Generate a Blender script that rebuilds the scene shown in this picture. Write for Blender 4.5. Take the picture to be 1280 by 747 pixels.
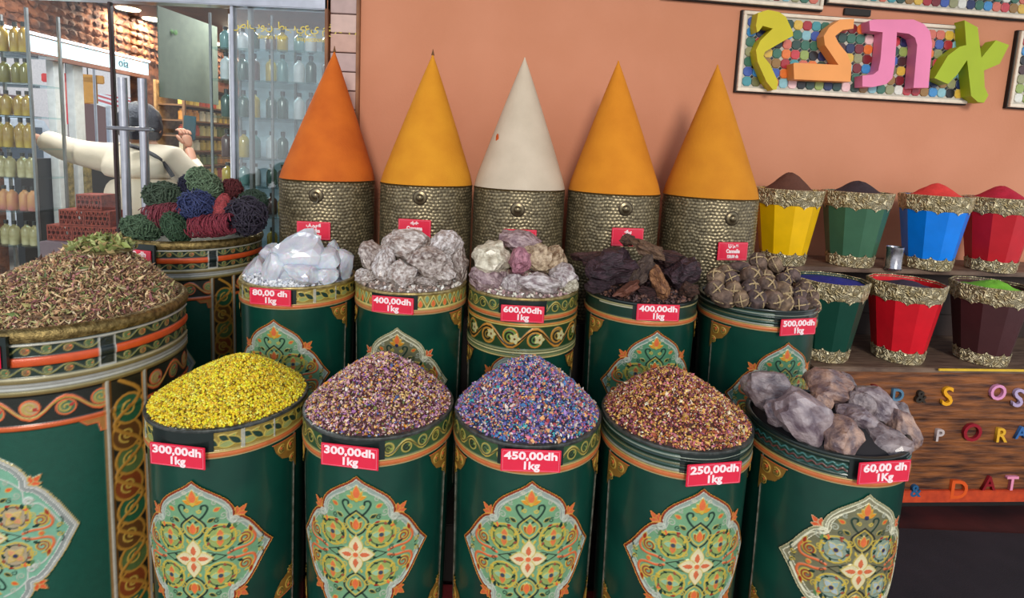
import bpy, bmesh, math, random
import numpy as np
from mathutils import Vector, Matrix, noise
from mathutils.geometry import tessellate_polygon
random.seed(7); np.random.seed(7)
PI = math.pi
for o in list(bpy.data.objects): bpy.data.objects.remove(o)
SC = bpy.context.scene; COL = SC.collection

# ------------------------------------------------------------------ camera
CF, CP, CR, CX, CY, CH = 682.0, .1174, .04479, 638.1, 269.6, 1.5
cam_d = bpy.data.cameras.new('camera'); cam = bpy.data.objects.new('camera', cam_d); COL.objects.link(cam)
FW = Vector((0, math.cos(CP), -math.sin(CP))); UP0 = Vector((0, math.sin(CP), math.cos(CP))); RT0 = Vector((1, 0, 0))
RT = RT0*math.cos(CR)+UP0*math.sin(CR); UPV = UP0*math.cos(CR)-RT0*math.sin(CR)
m = Matrix((RT, UPV, -FW)).transposed().to_4x4(); m.translation = (0, 0, CH); cam.matrix_world = m
cam_d.sensor_fit = 'HORIZONTAL'; cam_d.sensor_width = 36; cam_d.lens = CF/1280*36
cam_d.shift_x = (640-CX)/1280; cam_d.shift_y = (CY-373.5)/1280; cam_d.clip_start = .05
SC.camera = cam
# ------------------------------------------------------------------ world, sun, exposure
w = bpy.data.worlds.new('world'); SC.world = w; w.use_nodes = True; nt = w.node_tree; nt.nodes.clear()
wo = nt.nodes.new('ShaderNodeOutputWorld'); bg = nt.nodes.new('ShaderNodeBackground'); cr = nt.nodes.new('ShaderNodeValToRGB')
tc = nt.nodes.new('ShaderNodeTexCoord'); sx = nt.nodes.new('ShaderNodeSeparateXYZ')
nt.links.new(tc.outputs['Generated'], sx.inputs[0]); nt.links.new(sx.outputs['Z'], cr.inputs[0]); nt.links.new(cr.outputs[0], bg.inputs[0]); nt.links.new(bg.outputs[0], wo.inputs[0])
cr.color_ramp.elements[0].position = 0; cr.color_ramp.elements[0].color = (.95, .96, 1, 1)
cr.color_ramp.elements[1].position = .7; cr.color_ramp.elements[1].color = (.62, .78, 1, 1)
bg.inputs[1].default_value = .95
sun_d = bpy.data.lights.new('sun', 'SUN'); sun = bpy.data.objects.new('sun', sun_d); COL.objects.link(sun)
sun_d.energy = 1.5; sun_d.angle = math.radians(14); sun_d.color = (1, .95, .86)
sun.rotation_euler = (math.radians(90-20), 0, math.radians(4))
SC.view_settings.view_transform = 'Standard'; SC.view_settings.look = 'None'; SC.view_settings.gamma = 1
SC.view_settings.exposure = .22

# ------------------------------------------------------------------ helpers
def ray(x, y): return FW+RT*((x-CX)/CF)-UPV*((y-CY)/CF)
def at(x, y, Y):            # point at depth Y seen at photograph pixel x, y
    d = ray(x, y); q = d*(Y/d.y); q.z += CH; return q
def lin(c):
    return tuple(((v/255+.055)/1.055)**2.4 if v/255 > .04045 else v/255/12.92 for v in c)
MATS = {}
def mat(name, c, rough=.5, metal=0, var=.15, scale=30, bump=0, bscale=None, coat=0, trans=0, c2=None, emit=0, alpha=1, spec=.5, sss=0, stretch=None):
    if name in MATS: return MATS[name]
    M = bpy.data.materials.new(name); M.use_nodes = True; n = M.node_tree; b = n.nodes['Principled BSDF']
    c = lin(c); c2 = lin(c2) if c2 else tuple(v*(1-var) for v in c)
    t = n.nodes.new('ShaderNodeTexCoord'); mp = n.nodes.new('ShaderNodeMapping'); nz = n.nodes.new('ShaderNodeTexNoise')
    if stretch: mp.inputs['Scale'].default_value = stretch
    n.links.new(t.outputs['Object'], mp.inputs[0]); n.links.new(mp.outputs[0], nz.inputs['Vector'])
    nz.inputs['Scale'].default_value = scale; nz.inputs['Detail'].default_value = 5
    r = n.nodes.new('ShaderNodeValToRGB'); n.links.new(nz.outputs['Fac'], r.inputs[0])
    r.color_ramp.elements[0].position = .35; r.color_ramp.elements[1].position = .65
    r.color_ramp.elements[0].color = (*c2, 1); r.color_ramp.elements[1].color = (*c, 1)
    n.links.new(r.outputs[0], b.inputs['Base Color'])
    b.inputs['Roughness'].default_value = rough; b.inputs['Metallic'].default_value = metal
    b.inputs['Coat Weight'].default_value = coat; b.inputs['Coat Roughness'].default_value = .12
    b.inputs['Transmission Weight'].default_value = trans; b.inputs['Specular IOR Level'].default_value = spec
    if sss: b.inputs['Subsurface Weight'].default_value = sss; b.inputs['Subsurface Scale'].default_value = .03
    if emit: n.links.new(r.outputs[0], b.inputs['Emission Color']); b.inputs['Emission Strength'].default_value = emit
    if bump:
        bn = n.nodes.new('ShaderNodeTexNoise'); bn.inputs['Scale'].default_value = bscale or scale*3; bn.inputs['Detail'].default_value = 6
        n.links.new(mp.outputs[0], bn.inputs['Vector'])
        bp = n.nodes.new('ShaderNodeBump'); bp.inputs['Strength'].default_value = bump; bp.inputs['Distance'].default_value = .01
        n.links.new(bn.outputs['Fac'], bp.inputs['Height']); n.links.new(bp.outputs[0], b.inputs['Normal'])
    MATS[name] = M; return M
def vmat(name, rough=.4, metal=0, coat=0, bump=0, bscale=300, spec=.5):
    if name in MATS: return MATS[name]
    M = bpy.data.materials.new(name); M.use_nodes = True; n = M.node_tree; b = n.nodes['Principled BSDF']
    a = n.nodes.new('ShaderNodeAttribute'); a.attribute_name = 'Col'
    nz = n.nodes.new('ShaderNodeTexNoise'); nz.inputs['Scale'].default_value = 60; t = n.nodes.new('ShaderNodeTexCoord'); n.links.new(t.outputs['Object'], nz.inputs['Vector'])
    mr = n.nodes.new('ShaderNodeMapRange'); mr.inputs['To Min'].default_value = .78; mr.inputs['To Max'].default_value = 1.12; n.links.new(nz.outputs['Fac'], mr.inputs['Value'])
    mx = n.nodes.new('ShaderNodeVectorMath'); mx.operation = 'SCALE'; n.links.new(a.outputs['Color'], mx.inputs[0]); n.links.new(mr.outputs[0], mx.inputs['Scale'])
    n.links.new(mx.outputs[0], b.inputs['Base Color'])
    b.inputs['Roughness'].default_value = rough; b.inputs['Metallic'].default_value = metal; b.inputs['Coat Weight'].default_value = coat
    b.inputs['Coat Roughness'].default_value = .15; b.inputs['Specular IOR Level'].default_value = spec
    if bump:
        bn = n.nodes.new('ShaderNodeTexNoise'); bn.inputs['Scale'].default_value = bscale; n.links.new(t.outputs['Object'], bn.inputs['Vector'])
        bp = n.nodes.new('ShaderNodeBump'); bp.inputs['Strength'].default_value = bump; bp.inputs['Distance'].default_value = .005
        n.links.new(bn.outputs['Fac'], bp.inputs['Height']); n.links.new(bp.outputs[0], b.inputs['Normal'])
    MATS[name] = M; return M
def fastmesh(name, V, F, col=None, smooth=True):
    """V (n,3), F (m,k) numpy arrays, col (n,3) linear colours"""
    me = bpy.data.meshes.new(name); k = F.shape[1]; nf = len(F)
    me.vertices.add(len(V)); me.vertices.foreach_set('co', np.ascontiguousarray(V, dtype=np.float32).ravel())
    me.loops.add(nf*k); me.loops.foreach_set('vertex_index', np.ascontiguousarray(F, dtype=np.int32).ravel())
    me.polygons.add(nf); me.polygons.foreach_set('loop_start', np.arange(0, nf*k, k, dtype=np.int32))
    me.polygons.foreach_set('use_smooth', np.full(nf, smooth))
    me.update(calc_edges=True)
    if col is not None:
        a = me.color_attributes.new('Col', 'FLOAT_COLOR', 'POINT')
        c4 = np.ones((len(V), 4), dtype=np.float32); c4[:, :3] = col; a.data.foreach_set('color', c4.ravel())
    return me
def tag(o, label=None, cat=None, group=None, kind=None):
    if label: o['label'] = label
    if cat: o['category'] = cat
    if group: o['group'] = group
    if kind: o['kind'] = kind
    return o
def mobj(name, me, m=None, parent=None, loc=None, rot=None, scl=None):
    o = bpy.data.objects.new(name, me); COL.objects.link(o)
    if m is not None and not me.materials: me.materials.append(m)
    elif m is not None and me.materials[0] != m:
        o.material_slots[0].link = 'OBJECT'; o.material_slots[0].material = m
    if parent: o.parent = parent
    if loc is not None: o.location = loc
    if rot is not None: o.rotation_euler = rot
    if scl is not None: o.scale = scl if hasattr(scl, '__len__') else (scl,)*3
    return o
def bobj(name, bm, m, parent=None, loc=None, rot=None, smooth=False):
    me = bpy.data.meshes.new(name); bmesh.ops.recalc_face_normals(bm, faces=bm.faces); bm.to_mesh(me); bm.free()
    if smooth:
        for p in me.polygons: p.use_smooth = True
        if smooth != 'all': me.set_sharp_from_angle(angle=math.radians(40))
    return mobj(name, me, m, parent, loc, rot)
def thing(name, label, cat, loc=(0, 0, 0), rz=0, group=None):
    o = bpy.data.objects.new(name, None); COL.objects.link(o); o.empty_display_size = .1
    o.location = loc; o.rotation_euler = (0, 0, rz); return tag(o, label, cat, group)
def dup(o, parent=None, loc=None, label=None, rz=None, scl=None, group=None):
    c = o.copy(); COL.objects.link(c)
    if parent: c.parent = parent
    if loc is not None: c.location = loc
    if rz is not None: c.rotation_euler = (0, 0, rz) if not hasattr(rz, '__len__') else rz
    if scl is not None: c.scale = scl if hasattr(scl, '__len__') else (scl,)*3
    if label: c['label'] = label
    if group: c['group'] = group
    for ch in list(o.children): dup(ch, c)
    return c
def add_box(bm, x0, x1, y0, y1, z0, z1, bev=0):
    vs = [bm.verts.new(p) for p in ((x0,y0,z0),(x1,y0,z0),(x1,y1,z0),(x0,y1,z0),(x0,y0,z1),(x1,y0,z1),(x1,y1,z1),(x0,y1,z1))]
    fs = [bm.faces.new([vs[i] for i in f]) for f in ((0,3,2,1),(4,5,6,7),(0,1,5,4),(1,2,6,5),(2,3,7,6),(3,0,4,7))]
    if bev: bmesh.ops.bevel(bm, geom=list({e for f in fs for e in f.edges}), offset=bev, segments=2, affect='EDGES')
def box(name, x0, x1, y0, y1, z0, z1, m, parent=None, bev=0, loc=None, rot=None):
    bm = bmesh.new(); add_box(bm, x0, x1, y0, y1, z0, z1, bev); return bobj(name, bm, m, parent, loc, rot)
def add_lathe(bm, prof, n=48, c=(0, 0, 0), cap=True):
    rings = []
    for r, z in prof:
        rings.append([bm.verts.new((c[0]+r*math.sin(2*PI*i/n), c[1]-r*math.cos(2*PI*i/n), c[2]+z)) for i in range(n)])
    for a, b in zip(rings, rings[1:]):
        for i in range(n): bm.faces.new((a[i], a[(i+1) % n], b[(i+1) % n], b[i]))
    if cap:
        bm.faces.new(rings[0]); bm.faces.new(rings[-1])
def lathe(name, prof, m, parent=None, n=48, loc=None, rot=None, cap=True, smooth=True):
    bm = bmesh.new(); add_lathe(bm, prof, n, cap=cap); return bobj(name, bm, m, parent, loc, rot, smooth)
def add_tube(bm, pts, r, n=6, closed=False, cap=True):
    pts = [Vector(p) for p in pts]; rings = []; N = len(pts)
    up = Vector((.13, .21, .97)).normalized()
    for i, p in enumerate(pts):
        a = pts[(i-1) % N] if (closed or i) else p; b = pts[(i+1) % N] if (closed or i < N-1) else p
        t = (b-a).normalized(); s = t.cross(up)
        if s.length < .05: s = t.cross(Vector((1, 0, 0)))
        s.normalize(); u = s.cross(t); rr = r[i] if hasattr(r, '__len__') else r
        rings.append([bm.verts.new(p+s*rr*math.cos(2*PI*k/n)+u*rr*math.sin(2*PI*k/n)) for k in range(n)])
    for i in range(N if closed else N-1):
        A = rings[i]; B = rings[(i+1) % N]
        for k in range(n): bm.faces.new((A[k], A[(k+1) % n], B[(k+1) % n], B[k]))
    if cap and not closed: bm.faces.new(rings[0]); bm.faces.new(rings[-1])
def tube(name, pts, r, m, parent=None, n=8, closed=False, loc=None, rot=None):
    bm = bmesh.new(); add_tube(bm, pts, r, n, closed); return bobj(name, bm, m, parent, loc, rot, True)
def catmull(P, k=6, closed=False):
    P = [np.array(p, float) for p in P]; out = []; N = len(P)
    rng = range(N) if closed else range(N-1)
    for i in rng:
        p0 = P[(i-1) % N] if closed or i else P[0]; p1 = P[i]; p2 = P[(i+1) % N]; p3 = P[(i+2) % N] if closed or i+2 < N else P[-1]
        for j in range(k):
            t = j/k; out.append(.5*(2*p1+(p2-p0)*t+(2*p0-5*p1+4*p2-p3)*t*t+(3*p1-p0-3*p2+p3)*t**3))
    if not closed: out.append(P[-1])
    return out
FONTC = {}
def text(name, s, size, m, parent=None, loc=(0, 0, 0), rot=(PI/2, 0, 0), ext=.0008, sx=1, bold=0):
    k = (s, size, ext, sx, bold)
    if k not in FONTC:
        c = bpy.data.curves.new('t', 'FONT'); c.body = s; c.size = size; c.extrude = ext; c.align_x = 'CENTER'; c.align_y = 'CENTER'; c.resolution_u = 3; c.offset = bold
        c.space_line = .85
        o = bpy.data.objects.new('t', c); COL.objects.link(o); dg = bpy.context.evaluated_depsgraph_get()
        me = bpy.data.meshes.new_from_object(o.evaluated_get(dg)); bpy.data.objects.remove(o)
        for v in me.vertices: v.co.x *= sx
        me.materials.clear(); FONTC[k] = me
    me = FONTC[k]
    return mobj(name, me, m, parent, loc, rot)

# ------------------------------------------------------------------ ornament canvas: paint + relief on a curved grid
class Cv:
    def __init__(s, s0, s1, z0, z1, step, base=None):
        s.st = step; s.xs = np.arange(s0, s1+step*.5, step); s.zs = np.arange(z0, z1+step*.5, step)
        s.S, s.Z = np.meshgrid(s.xs, s.zs); s.rgb = np.zeros(s.S.shape+(3,)); s.H = np.zeros(s.S.shape); s.M = np.zeros(s.S.shape, bool)
        if base is not None: s.rgb[:] = lin(base); s.M[:] = True
    def win(s, P, pad):
        P = np.asarray(P); a = np.searchsorted(s.xs, P[:, 0].min()-pad); b = np.searchsorted(s.xs, P[:, 0].max()+pad)
        c = np.searchsorted(s.zs, P[:, 1].min()-pad); d = np.searchsorted(s.zs, P[:, 1].max()+pad)
        return (slice(c, d), slice(a, b))
    def dist(s, P, w):
        X, Z = s.S[w], s.Z[w]; D = np.full(X.shape, 9.)
        for (ax, az), (bx, bz) in zip(P, P[1:]):
            vx, vz = bx-ax, bz-az; L = vx*vx+vz*vz+1e-12
            t = np.clip(((X-ax)*vx+(Z-az)*vz)/L, 0, 1); D = np.minimum(D, np.hypot(X-ax-t*vx, Z-az-t*vz))
        return D
    def blend(s, w, a, c, h=None):
        c = np.array(lin(c)); s.rgb[w] = s.rgb[w]*(1-a[..., None])+c*a[..., None]; s.M[w] |= a > .05
        if h is not None: s.H[w] = np.where(a > .3, np.maximum(s.H[w], h), s.H[w])
    def stroke(s, P, wd, c, h=.0015):
        w = s.win(P, wd+s.st*2)
        if s.S[w].size == 0: return
        d = s.dist(P, w); a = np.clip((wd-d)/s.st+.5, 0, 1); s.blend(w, a, c, h*np.sqrt(np.clip(1-(d/(wd*1.3))**2, 0, 1)))
    def inside(s, P, w):
        X, Z = s.S[w], s.Z[w]; I = np.zeros(X.shape, bool); n = len(P)
        for i in range(n):
            ax, az = P[i]; bx, bz = P[(i+1) % n]
            c = ((az > Z) != (bz > Z)); t = (bx-ax)*(Z-az)/((bz-az) if abs(bz-az) > 1e-12 else 1e-12)+ax
            I ^= c & (X < t)
        return I
    def fill(s, P, c, h=None, edge=None, ew=.0012):
        w = s.win(P, s.st*2)
        if s.S[w].size == 0: return
        I = s.inside(P, w).astype(float); s.blend(w, I, c, None if h is None else np.full(I.shape, h))
        if edge: s.stroke(list(P)+[P[0]], ew, edge, (h or 0)+.0006)
    def disc(s, x, z, r, c, h=None, edge=None, ew=.0012, sz=1):
        s.fill([(x+r*math.cos(t), z+sz*r*math.sin(t)) for t in np.linspace(0, 2*PI, 17)[:-1]], c, h, edge, ew)
    def petal(s, x, z, ang, L, W, c, h=.001, edge=None, ew=.001):
        pts = []
        for k in range(9): t = k/8; pts.append((t*L, W/2*math.sin(PI*t**.8)))
        pts += [(a, -b) for a, b in pts[::-1][1:-1]]
        ca, sa = math.cos(ang), math.sin(ang); s.fill([(x+a*ca-b*sa, z+a*sa+b*ca) for a, b in pts], c, h, edge, ew)
    def spiral(s, x, z, r0, r1, a0, turns, wd, c, h=.0012):
        n = int(14*abs(turns))+3; P = []
        for i in range(n):
            t = i/(n-1); a = a0+turns*2*PI*t; r = r0+(r1-r0)*t; P.append((x+r*math.cos(a), z+r*math.sin(a)))
        s.stroke(P, wd, c, h)
    def mesh(s, name, R, off=.001, zofs=0, rfun=None):
        M = s.M; C = M[:-1, :-1] & M[1:, :-1] & M[:-1, 1:] & M[1:, 1:]
        h, wd = M.shape; idx = np.arange(h*wd).reshape(h, wd)
        F = np.stack([idx[:-1, :-1][C], idx[:-1, 1:][C], idx[1:, 1:][C], idx[1:, :-1][C]], 1)
        used = np.unique(F); rm = np.zeros(h*wd, int); rm[used] = np.arange(len(used)); F = rm[F]
        rr = (R if rfun is None else rfun(s.Z.ravel()[used]))+off+s.H.ravel()[used]; th = s.S.ravel()[used]/R
        V = np.stack([rr*np.sin(th), -rr*np.cos(th), s.Z.ravel()[used]+zofs], 1)
        return fastmesh(name, V, F, s.rgb.reshape(-1, 3)[used])

ORG = (226, 112, 62); RED = (160, 45, 28); YEL = (205, 178, 70); CRM = (226, 214, 168); SIL = (182, 182, 172); DKG = (22, 56, 44); BLK = (30, 30, 22); GLD = (176, 132, 58); BLU = (44, 50, 90)
MINT = (118, 164, 122)
def medallion(pal, a=.19, b=.213, st=.0019):
    c = Cv(-a-.03, a+.03, -b-.01, b+.01, st)
    q = [(0, b), (.02, b-.017), (.048, b-.034), (.077, b-.056), (.094, b-.08), (.099, b-.1), (.098, b-.106)]
    q2 = [(.098, b-.106), (.117, b-.113), (.134, b-.131), (.149, b-.154), (.166, b-.182), (a, 0)]
    Q = [tuple(p) for p in catmull(q, 4)]+[tuple(p) for p in catmull(q2, 4)][1:]
    out = Q+[(x, -z) for x, z in Q[::-1][1:]]; out = out+[(-x, z) for x, z in out[::-1][1:-1]]
    for sx in (-1, 1):
        for sz in (-1, 1):       # little flame petals outside the notches
            for da, L in ((0, .034), (.75, .024), (-.75, .024)):
                c.petal(sx*.1, sz*(b-.108), math.atan2(sz, sx)+da, L, .014, pal['flame'], .001, pal['o1'], .0008)
    w = c.win(out, .01); I = c.inside(out, w); D = c.dist(out+[out[0]], w)
    for lim, col, h in ((0, pal['o1'], .0025), (.0028, pal['o2'], .0018), (.0078, pal['o3'], .0028), (.0105, pal['o4'], .0012), (.019, pal['o3'], .002), (.021, pal['f'], .0008)):
        s_ = (I & (D >= lim)); c.rgb[w] = np.where(s_[..., None], np.array(lin(col)), c.rgb[w]); c.M[w] |= s_; c.H[w] = np.where(s_, h, c.H[w])
    for sx in (-1, 1):
        for sz in (-1, 1):
            # double silver loop at the notch
            c.spiral(sx*.094, sz*.094, .011, .004, 0, 1.4, .0022, pal['o3'], .003)
            c.stroke([(sx*x, sz*z) for x, z in catmull([(.03, .165), (.06, .148), (.082, .125), (.086, .1), (.098, .086), (.118, .082), (.138, .055), (.156, .022)], 4)], .0016, pal['o3'], .002)
            # dark scrolls of the crown
            c.stroke([(sx*x, sz*z) for x, z in catmull([(.006, .098), (.02, .11), (.03, .123), (.035, .136), (.03, .144), (.021, .142), (.02, .134)], 4)], .0026, DKG, .0018)
            c.petal(sx*.048, sz*.126, math.atan2(sz*.5, sx), .018, .011, pal['flame'], .001, YEL, .0008)
            # rosettes
            x0, z0 = sx*.062, sz*.052
            c.disc(x0, z0, .036, pal['ros'], .001, YEL, .0022); c.spiral(x0, z0, .031, .027, .4*sx, 1.0, .0014, DKG, .0018)
            for k in range(8): c.petal(x0+.026*math.cos(k*PI/4+.3), z0+.026*math.sin(k*PI/4+.3), k*PI/4+1.2, .012, .007, (YEL, (150, 84, 60), DKG)[k % 3], .0018)
            for k in range(4): c.petal(x0, z0, k*PI/2+PI/4*pal['rt'], .024, .016, pal['rp'] if k % 2 else pal['rp2'], .0022, pal['re'], .0008)
            c.disc(x0, z0, .0068, pal['rc'], .003, YEL, .0008)
            for k in range(3): c.petal(x0+sx*.02, z0+sz*.022, (k-1)*.8+math.atan2(sz, sx), .016, .009, (ORG, YEL, DKG)[k], .002, None)
            # side scrolls
            c.spiral(sx*.118, sz*.036, .019, .005, sz*PI/2, -1.6*sx*sz, .0022, YEL, .002)
            c.spiral(sx*.118, sz*.036, .015, .003, sz*PI/2+.5, -1.6*sx*sz, .0016, RED, .0022)
            c.stroke([(sx*x, sz*z) for x, z in catmull([(.08, .006), (.1, .012), (.122, .012), (.138, .018), (.142, .034), (.134, .05)], 4)], .0032, ORG, .0024)
            c.petal(sx*.134, sz*.046, math.atan2(sz, -sx*.3), .022, .01, RED, .002, YEL, .0008)
            c.stroke([(sx*x, sz*z) for x, z in catmull([(.15, .004), (.158, .012), (.162, .026), (.158, .034)], 4)], .0018, DKG, .002)
            c.stroke([(sx*x, sz*z) for x, z in catmull([(.0, .05), (.018, .062), (.03, .085), (.022, .1), (.0, .118)], 4)], .0022, BLK, .002)
            c.stroke([(sx*x, sz*z) for x, z in catmull([(.0, .056), (.014, .066), (.024, .084), (.018, .097), (.0, .112)], 4)], .0014, YEL, .0022)
            c.petal(sx*.034, sz*.098, math.atan2(sz*.6, sx), .02, .01, DKG, .0018, YEL, .0006); c.petal(sx*.1, sz*.02, math.atan2(sz*.4, sx), .018, .008, DKG, .0018)
            c.stroke([(sx*x, sz*z) for x, z in catmull([(.0, .012), (.03, .016), (.05, .01), (.075, .0)], 3)], .0013, BLK, .0015)
        c.disc(sx*.118, 0, .006, ORG, .0022, YEL, .0008)
        for sz in (-1, 1):
            for (x, z, r_, a0, tn, cc) in ((.03, .075, .010, 0, 1.2, YEL), (.1, .052, .009, 2, -1.2, YEL), (.1, .085, .012, 1, 1.3, (176, 180, 160)), (.03, .03, .008, 2, 1.1, YEL), (.07, .112, .01, 4, 1.2, (176, 180, 160)), (.155, .012, .007, 0, 1, YEL), (.088, .012, .007, 1, 1.1, DKG), (.055, .1, .007, 1, 1.1, DKG), (.015, .128, .006, 3, 1.1, YEL), (.02, .175, .006, 3, 1.1, (200, 196, 170)), (.05, .148, .007, 1, 1.1, (176, 180, 160))):
                c.spiral(sx*x, sz*z, r_, .002, a0*sx, tn*sx*sz, .0013, cc, .0016)
            for (x, z, a_, L, cc) in ((.03, .045, .9, .016, DKG), (.098, .07, 1.9, .018, (90, 130, 80)), (.045, .085, .2, .014, RED), (.085, .036, 0, .014, YEL), (.04, .006, .3, .014, DKG), (.012, .04, 1.2, .014, YEL)):
                c.petal(sx*x, sz*z, math.atan2(sz*math.sin(a_), sx*math.cos(a_)), L, L*.45, cc, .002)
    for sz in (-1, 1):
        A = sz*PI/2
        for da in (-.6, .6): c.petal(0, sz*.068, A+da, .026, .014, RED, .0022, YEL, .0008)
        c.petal(0, sz*.066, A, .032, .018, ORG, .0028, YEL, .0008)
        for da, L in ((-1.25, .026), (1.25, .026), (-.6, .026), (.6, .026)): c.petal(0, sz*.148, A+da, L, .012, (222, 140, 40), .002, YEL, .0008)
        c.petal(0, sz*.148, A, .038, .019, ORG, .0026, YEL, .0009); c.disc(0, sz*.147, .006, pal['rc'] if pal['rt'] else YEL, .003)
    for k in range(4):
        L = .052 if k % 2 else .047
        c.petal(0, 0, k*PI/2, L, .036, CRM, .003, YEL, .001)
    for k in range(4): c.petal(.01*math.cos(k*PI/2), .01*math.sin(k*PI/2), k*PI/2, .026, .013, (214, 110, 70), .0036)
    c.disc(0, 0, .008, ORG, .004, CRM, .0012)
    return c
P_MINT = dict(o1=(212, 150, 60), o2=(140, 52, 24), o3=(190, 196, 178), o4=(150, 164, 152), f=MINT, flame=(214, 104, 60), ros=(150, 170, 96), rp=(218, 120, 70), rp2=(150, 190, 150), rc=(60, 70, 90), re=YEL, rt=0)
P_GREY = dict(o1=(206, 196, 150), o2=(150, 148, 116), o3=(232, 228, 196), o4=(140, 136, 108), f=(118, 116, 86), flame=(224, 96, 50), ros=(140, 158, 140), rp=(170, 186, 190), rp2=(150, 176, 172), rc=BLU, re=YEL, rt=1)
P_DARK = dict(P_MINT, f=(84, 140, 104), o4=(120, 150, 136))
P_TEAL = dict(P_GREY, o1=(196, 176, 110), o2=(178, 178, 168), o3=(206, 206, 196), o4=(150, 156, 150), f=(124, 178, 148), ros=(176, 160, 130), rp=(214, 150, 110), rp2=(206, 178, 120))
M_ORN = vmat('painted_relief', .34, .1, .25, .12)
RB = .2; CIR = 2*PI*RB
def rbody(z): return .188+.010*np.clip(np.asarray(z)/.715, 0, 1)
MED = {}
for k, p in (('mint', P_MINT), ('grey', P_GREY), ('dark', P_DARK)): MED[k] = medallion(p).mesh('medallion', .197, .0012, 0, lambda z: .1955+.010*z)

def wave(c, z, amp, lam, col, wd, h=.0015, ph=0, s0=None, s1=None):
    s0 = c.xs[0] if s0 is None else s0; s1 = c.xs[-1] if s1 is None else s1
    n = int((s1-s0)/lam*10)+2; c.stroke([(x, z+amp*math.sin(2*PI*x/lam+ph)) for x in np.linspace(s0, s1, n)], wd, col, h)
def hline(c, z, wd, col, h): c.stroke([(c.xs[0]-.01, z), (c.xs[-1]+.01, z)], wd, col, h)
def vine(c, z, amp, lam, s0, s1, cols, leaf, bgc=None):
    if bgc: c.fill([(s0, z-amp*1.45), (s1, z-amp*1.45), (s1, z+amp*1.45), (s0, z+amp*1.45)], bgc, 0)
    k0 = math.ceil(s0/(lam/2)); k = k0
    while (k+.5)*lam/2 < s1:
        x = (k+.5)*lam/2; up = 1 if k % 2 == 0 else -1
        c.disc(x, z-up*amp*.15, amp*.72, leaf[k % len(leaf)], .0008, cols[0], amp*.07)
        c.spiral(x, z-up*amp*.15, amp*.55, amp*.12, up*PI/2, 1.3*up, amp*.09, cols[1], .002)
        c.petal(x+amp*.2, z-up*amp*.1, .5*up, amp*.5, amp*.3, cols[2], .0016)
        k += 1
    wave(c, z, amp*.95, lam, cols[0], amp*.13, .0024, 0, s0, s1); wave(c, z, amp*.78, lam, cols[1], amp*.07, .002, 0, s0, s1)
def vvine(c, x, z0, z1, wd, lam, cols, leaf):
    n = int((z1-z0)/lam*12)+2; k = 0; z = z0
    while z+lam*.5 < z1:
        sg = 1 if k % 2 else -1
        c.disc(x+sg*wd*.1, z+lam*.25, wd*.95, leaf[k % len(leaf)], .0008, cols[0], wd*.09, lam*.3/wd)
        c.spiral(x+sg*wd*.1, z+lam*.25, wd*.55, wd*.1, sg*1.5, 1.4*sg, wd*.07, cols[1], .002)
        c.petal(x, z+lam*.25, sg*.7, wd*.6, wd*.3, cols[2], .0016)
        z += lam*.5; k += 1
    c.stroke([(x+wd*.85*math.cos(2*PI*(t-z0)/lam), t) for t in np.linspace(z0, z1, n)], wd*.12, cols[0], .0024)
def band(kind):
    z0, z1 = .717, .788; c = Cv(-CIR*.36, CIR*.36, z0, z1, .002, DKG)
    mid, am = .7615, .018; s0, s1 = c.xs[0], c.xs[-1]
    if kind in ('leaf', 'scroll', 'tri'):
        c.fill([(s0, .737), (s1, .737), (s1, .787), (s0, .787)], (150, 128, 58) if kind != 'scroll' else (52, 84, 52), .0006)
    if kind == 'leaf':
        x = s0
        while x < s1:
            for a, cc, ln in ((.6, (110, 140, 80), .05), (2.5, DKG, .04), (-.5, DKG, .038), (.15, (150, 160, 96), .045)): c.petal(x, mid-.012 if a > 0 else mid+.014, a, ln, .017, cc, .0014, (206, 180, 80), .001)
            x += .052
        for x in (-.16, -.155, .12, .125, .2): c.stroke([(x, .738), (x, .786)], .0018, SIL, .003)
    if kind == 'scroll': vine(c, mid, am, .09, s0, s1, ((200, 176, 84), BLK, (140, 150, 70)), ((84, 118, 74), (120, 130, 60), (52, 84, 52)))
    if kind == 'tri':
        x = s0; k = 0
        while x < s1:
            P = [(x, .74), (x+.045, .74), (x+.0225, .783)]; c.fill(P, (84, 110, 66), .001, (210, 196, 120), .0018)
            c.petal(x+.0225, .742, PI/2, .028, .016, ORG, .0018, YEL, .0008); c.petal(x+.045, .785, -PI/2, .03, .016, (126, 160, 120), .0016, YEL, .0008); x += .045
    if kind == 'groove':
        for z, cc, wd in ((.776, (150, 158, 140), .0016), (.768, (14, 38, 32), .003), (.757, (120, 116, 80), .0016), (.75, (30, 66, 54), .003), (.741, (170, 172, 156), .0016)): hline(c, z, wd, cc, .0035)
    if kind == 'squiggle':
        for z, cc, wd in ((.78, (16, 40, 34), .003), (.744, (60, 66, 56), .0014)): hline(c, z, wd, cc, .003)
        for z, cc in ((.768, (60, 120, 116)), (.757, (110, 52, 48))): wave(c, z, .0035, .022, cc, .0016, .002, 0, -.3, .3)
        wave(c, .75, .002, .03, (46, 92, 90), .0014)
    if kind == 'plain':
        hline(c, .781, .002, (180, 170, 120), .002)
        c.stroke([(-.2, .775), (-.035, .775), (-.035, .742)], .0018, (206, 200, 170), .002)
    hline(c, .7275, .0062, (206, 112, 60) if kind != 'tri' else (196, 126, 76), .0042); hline(c, .7355, .0016, (196, 164, 90), .0045); hline(c, .7195, .0018, (190, 170, 120), .0035); hline(c, .787, .0018, (190, 180, 130), .003)
    return c.mesh('rim_band', RB, .0005)
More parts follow.
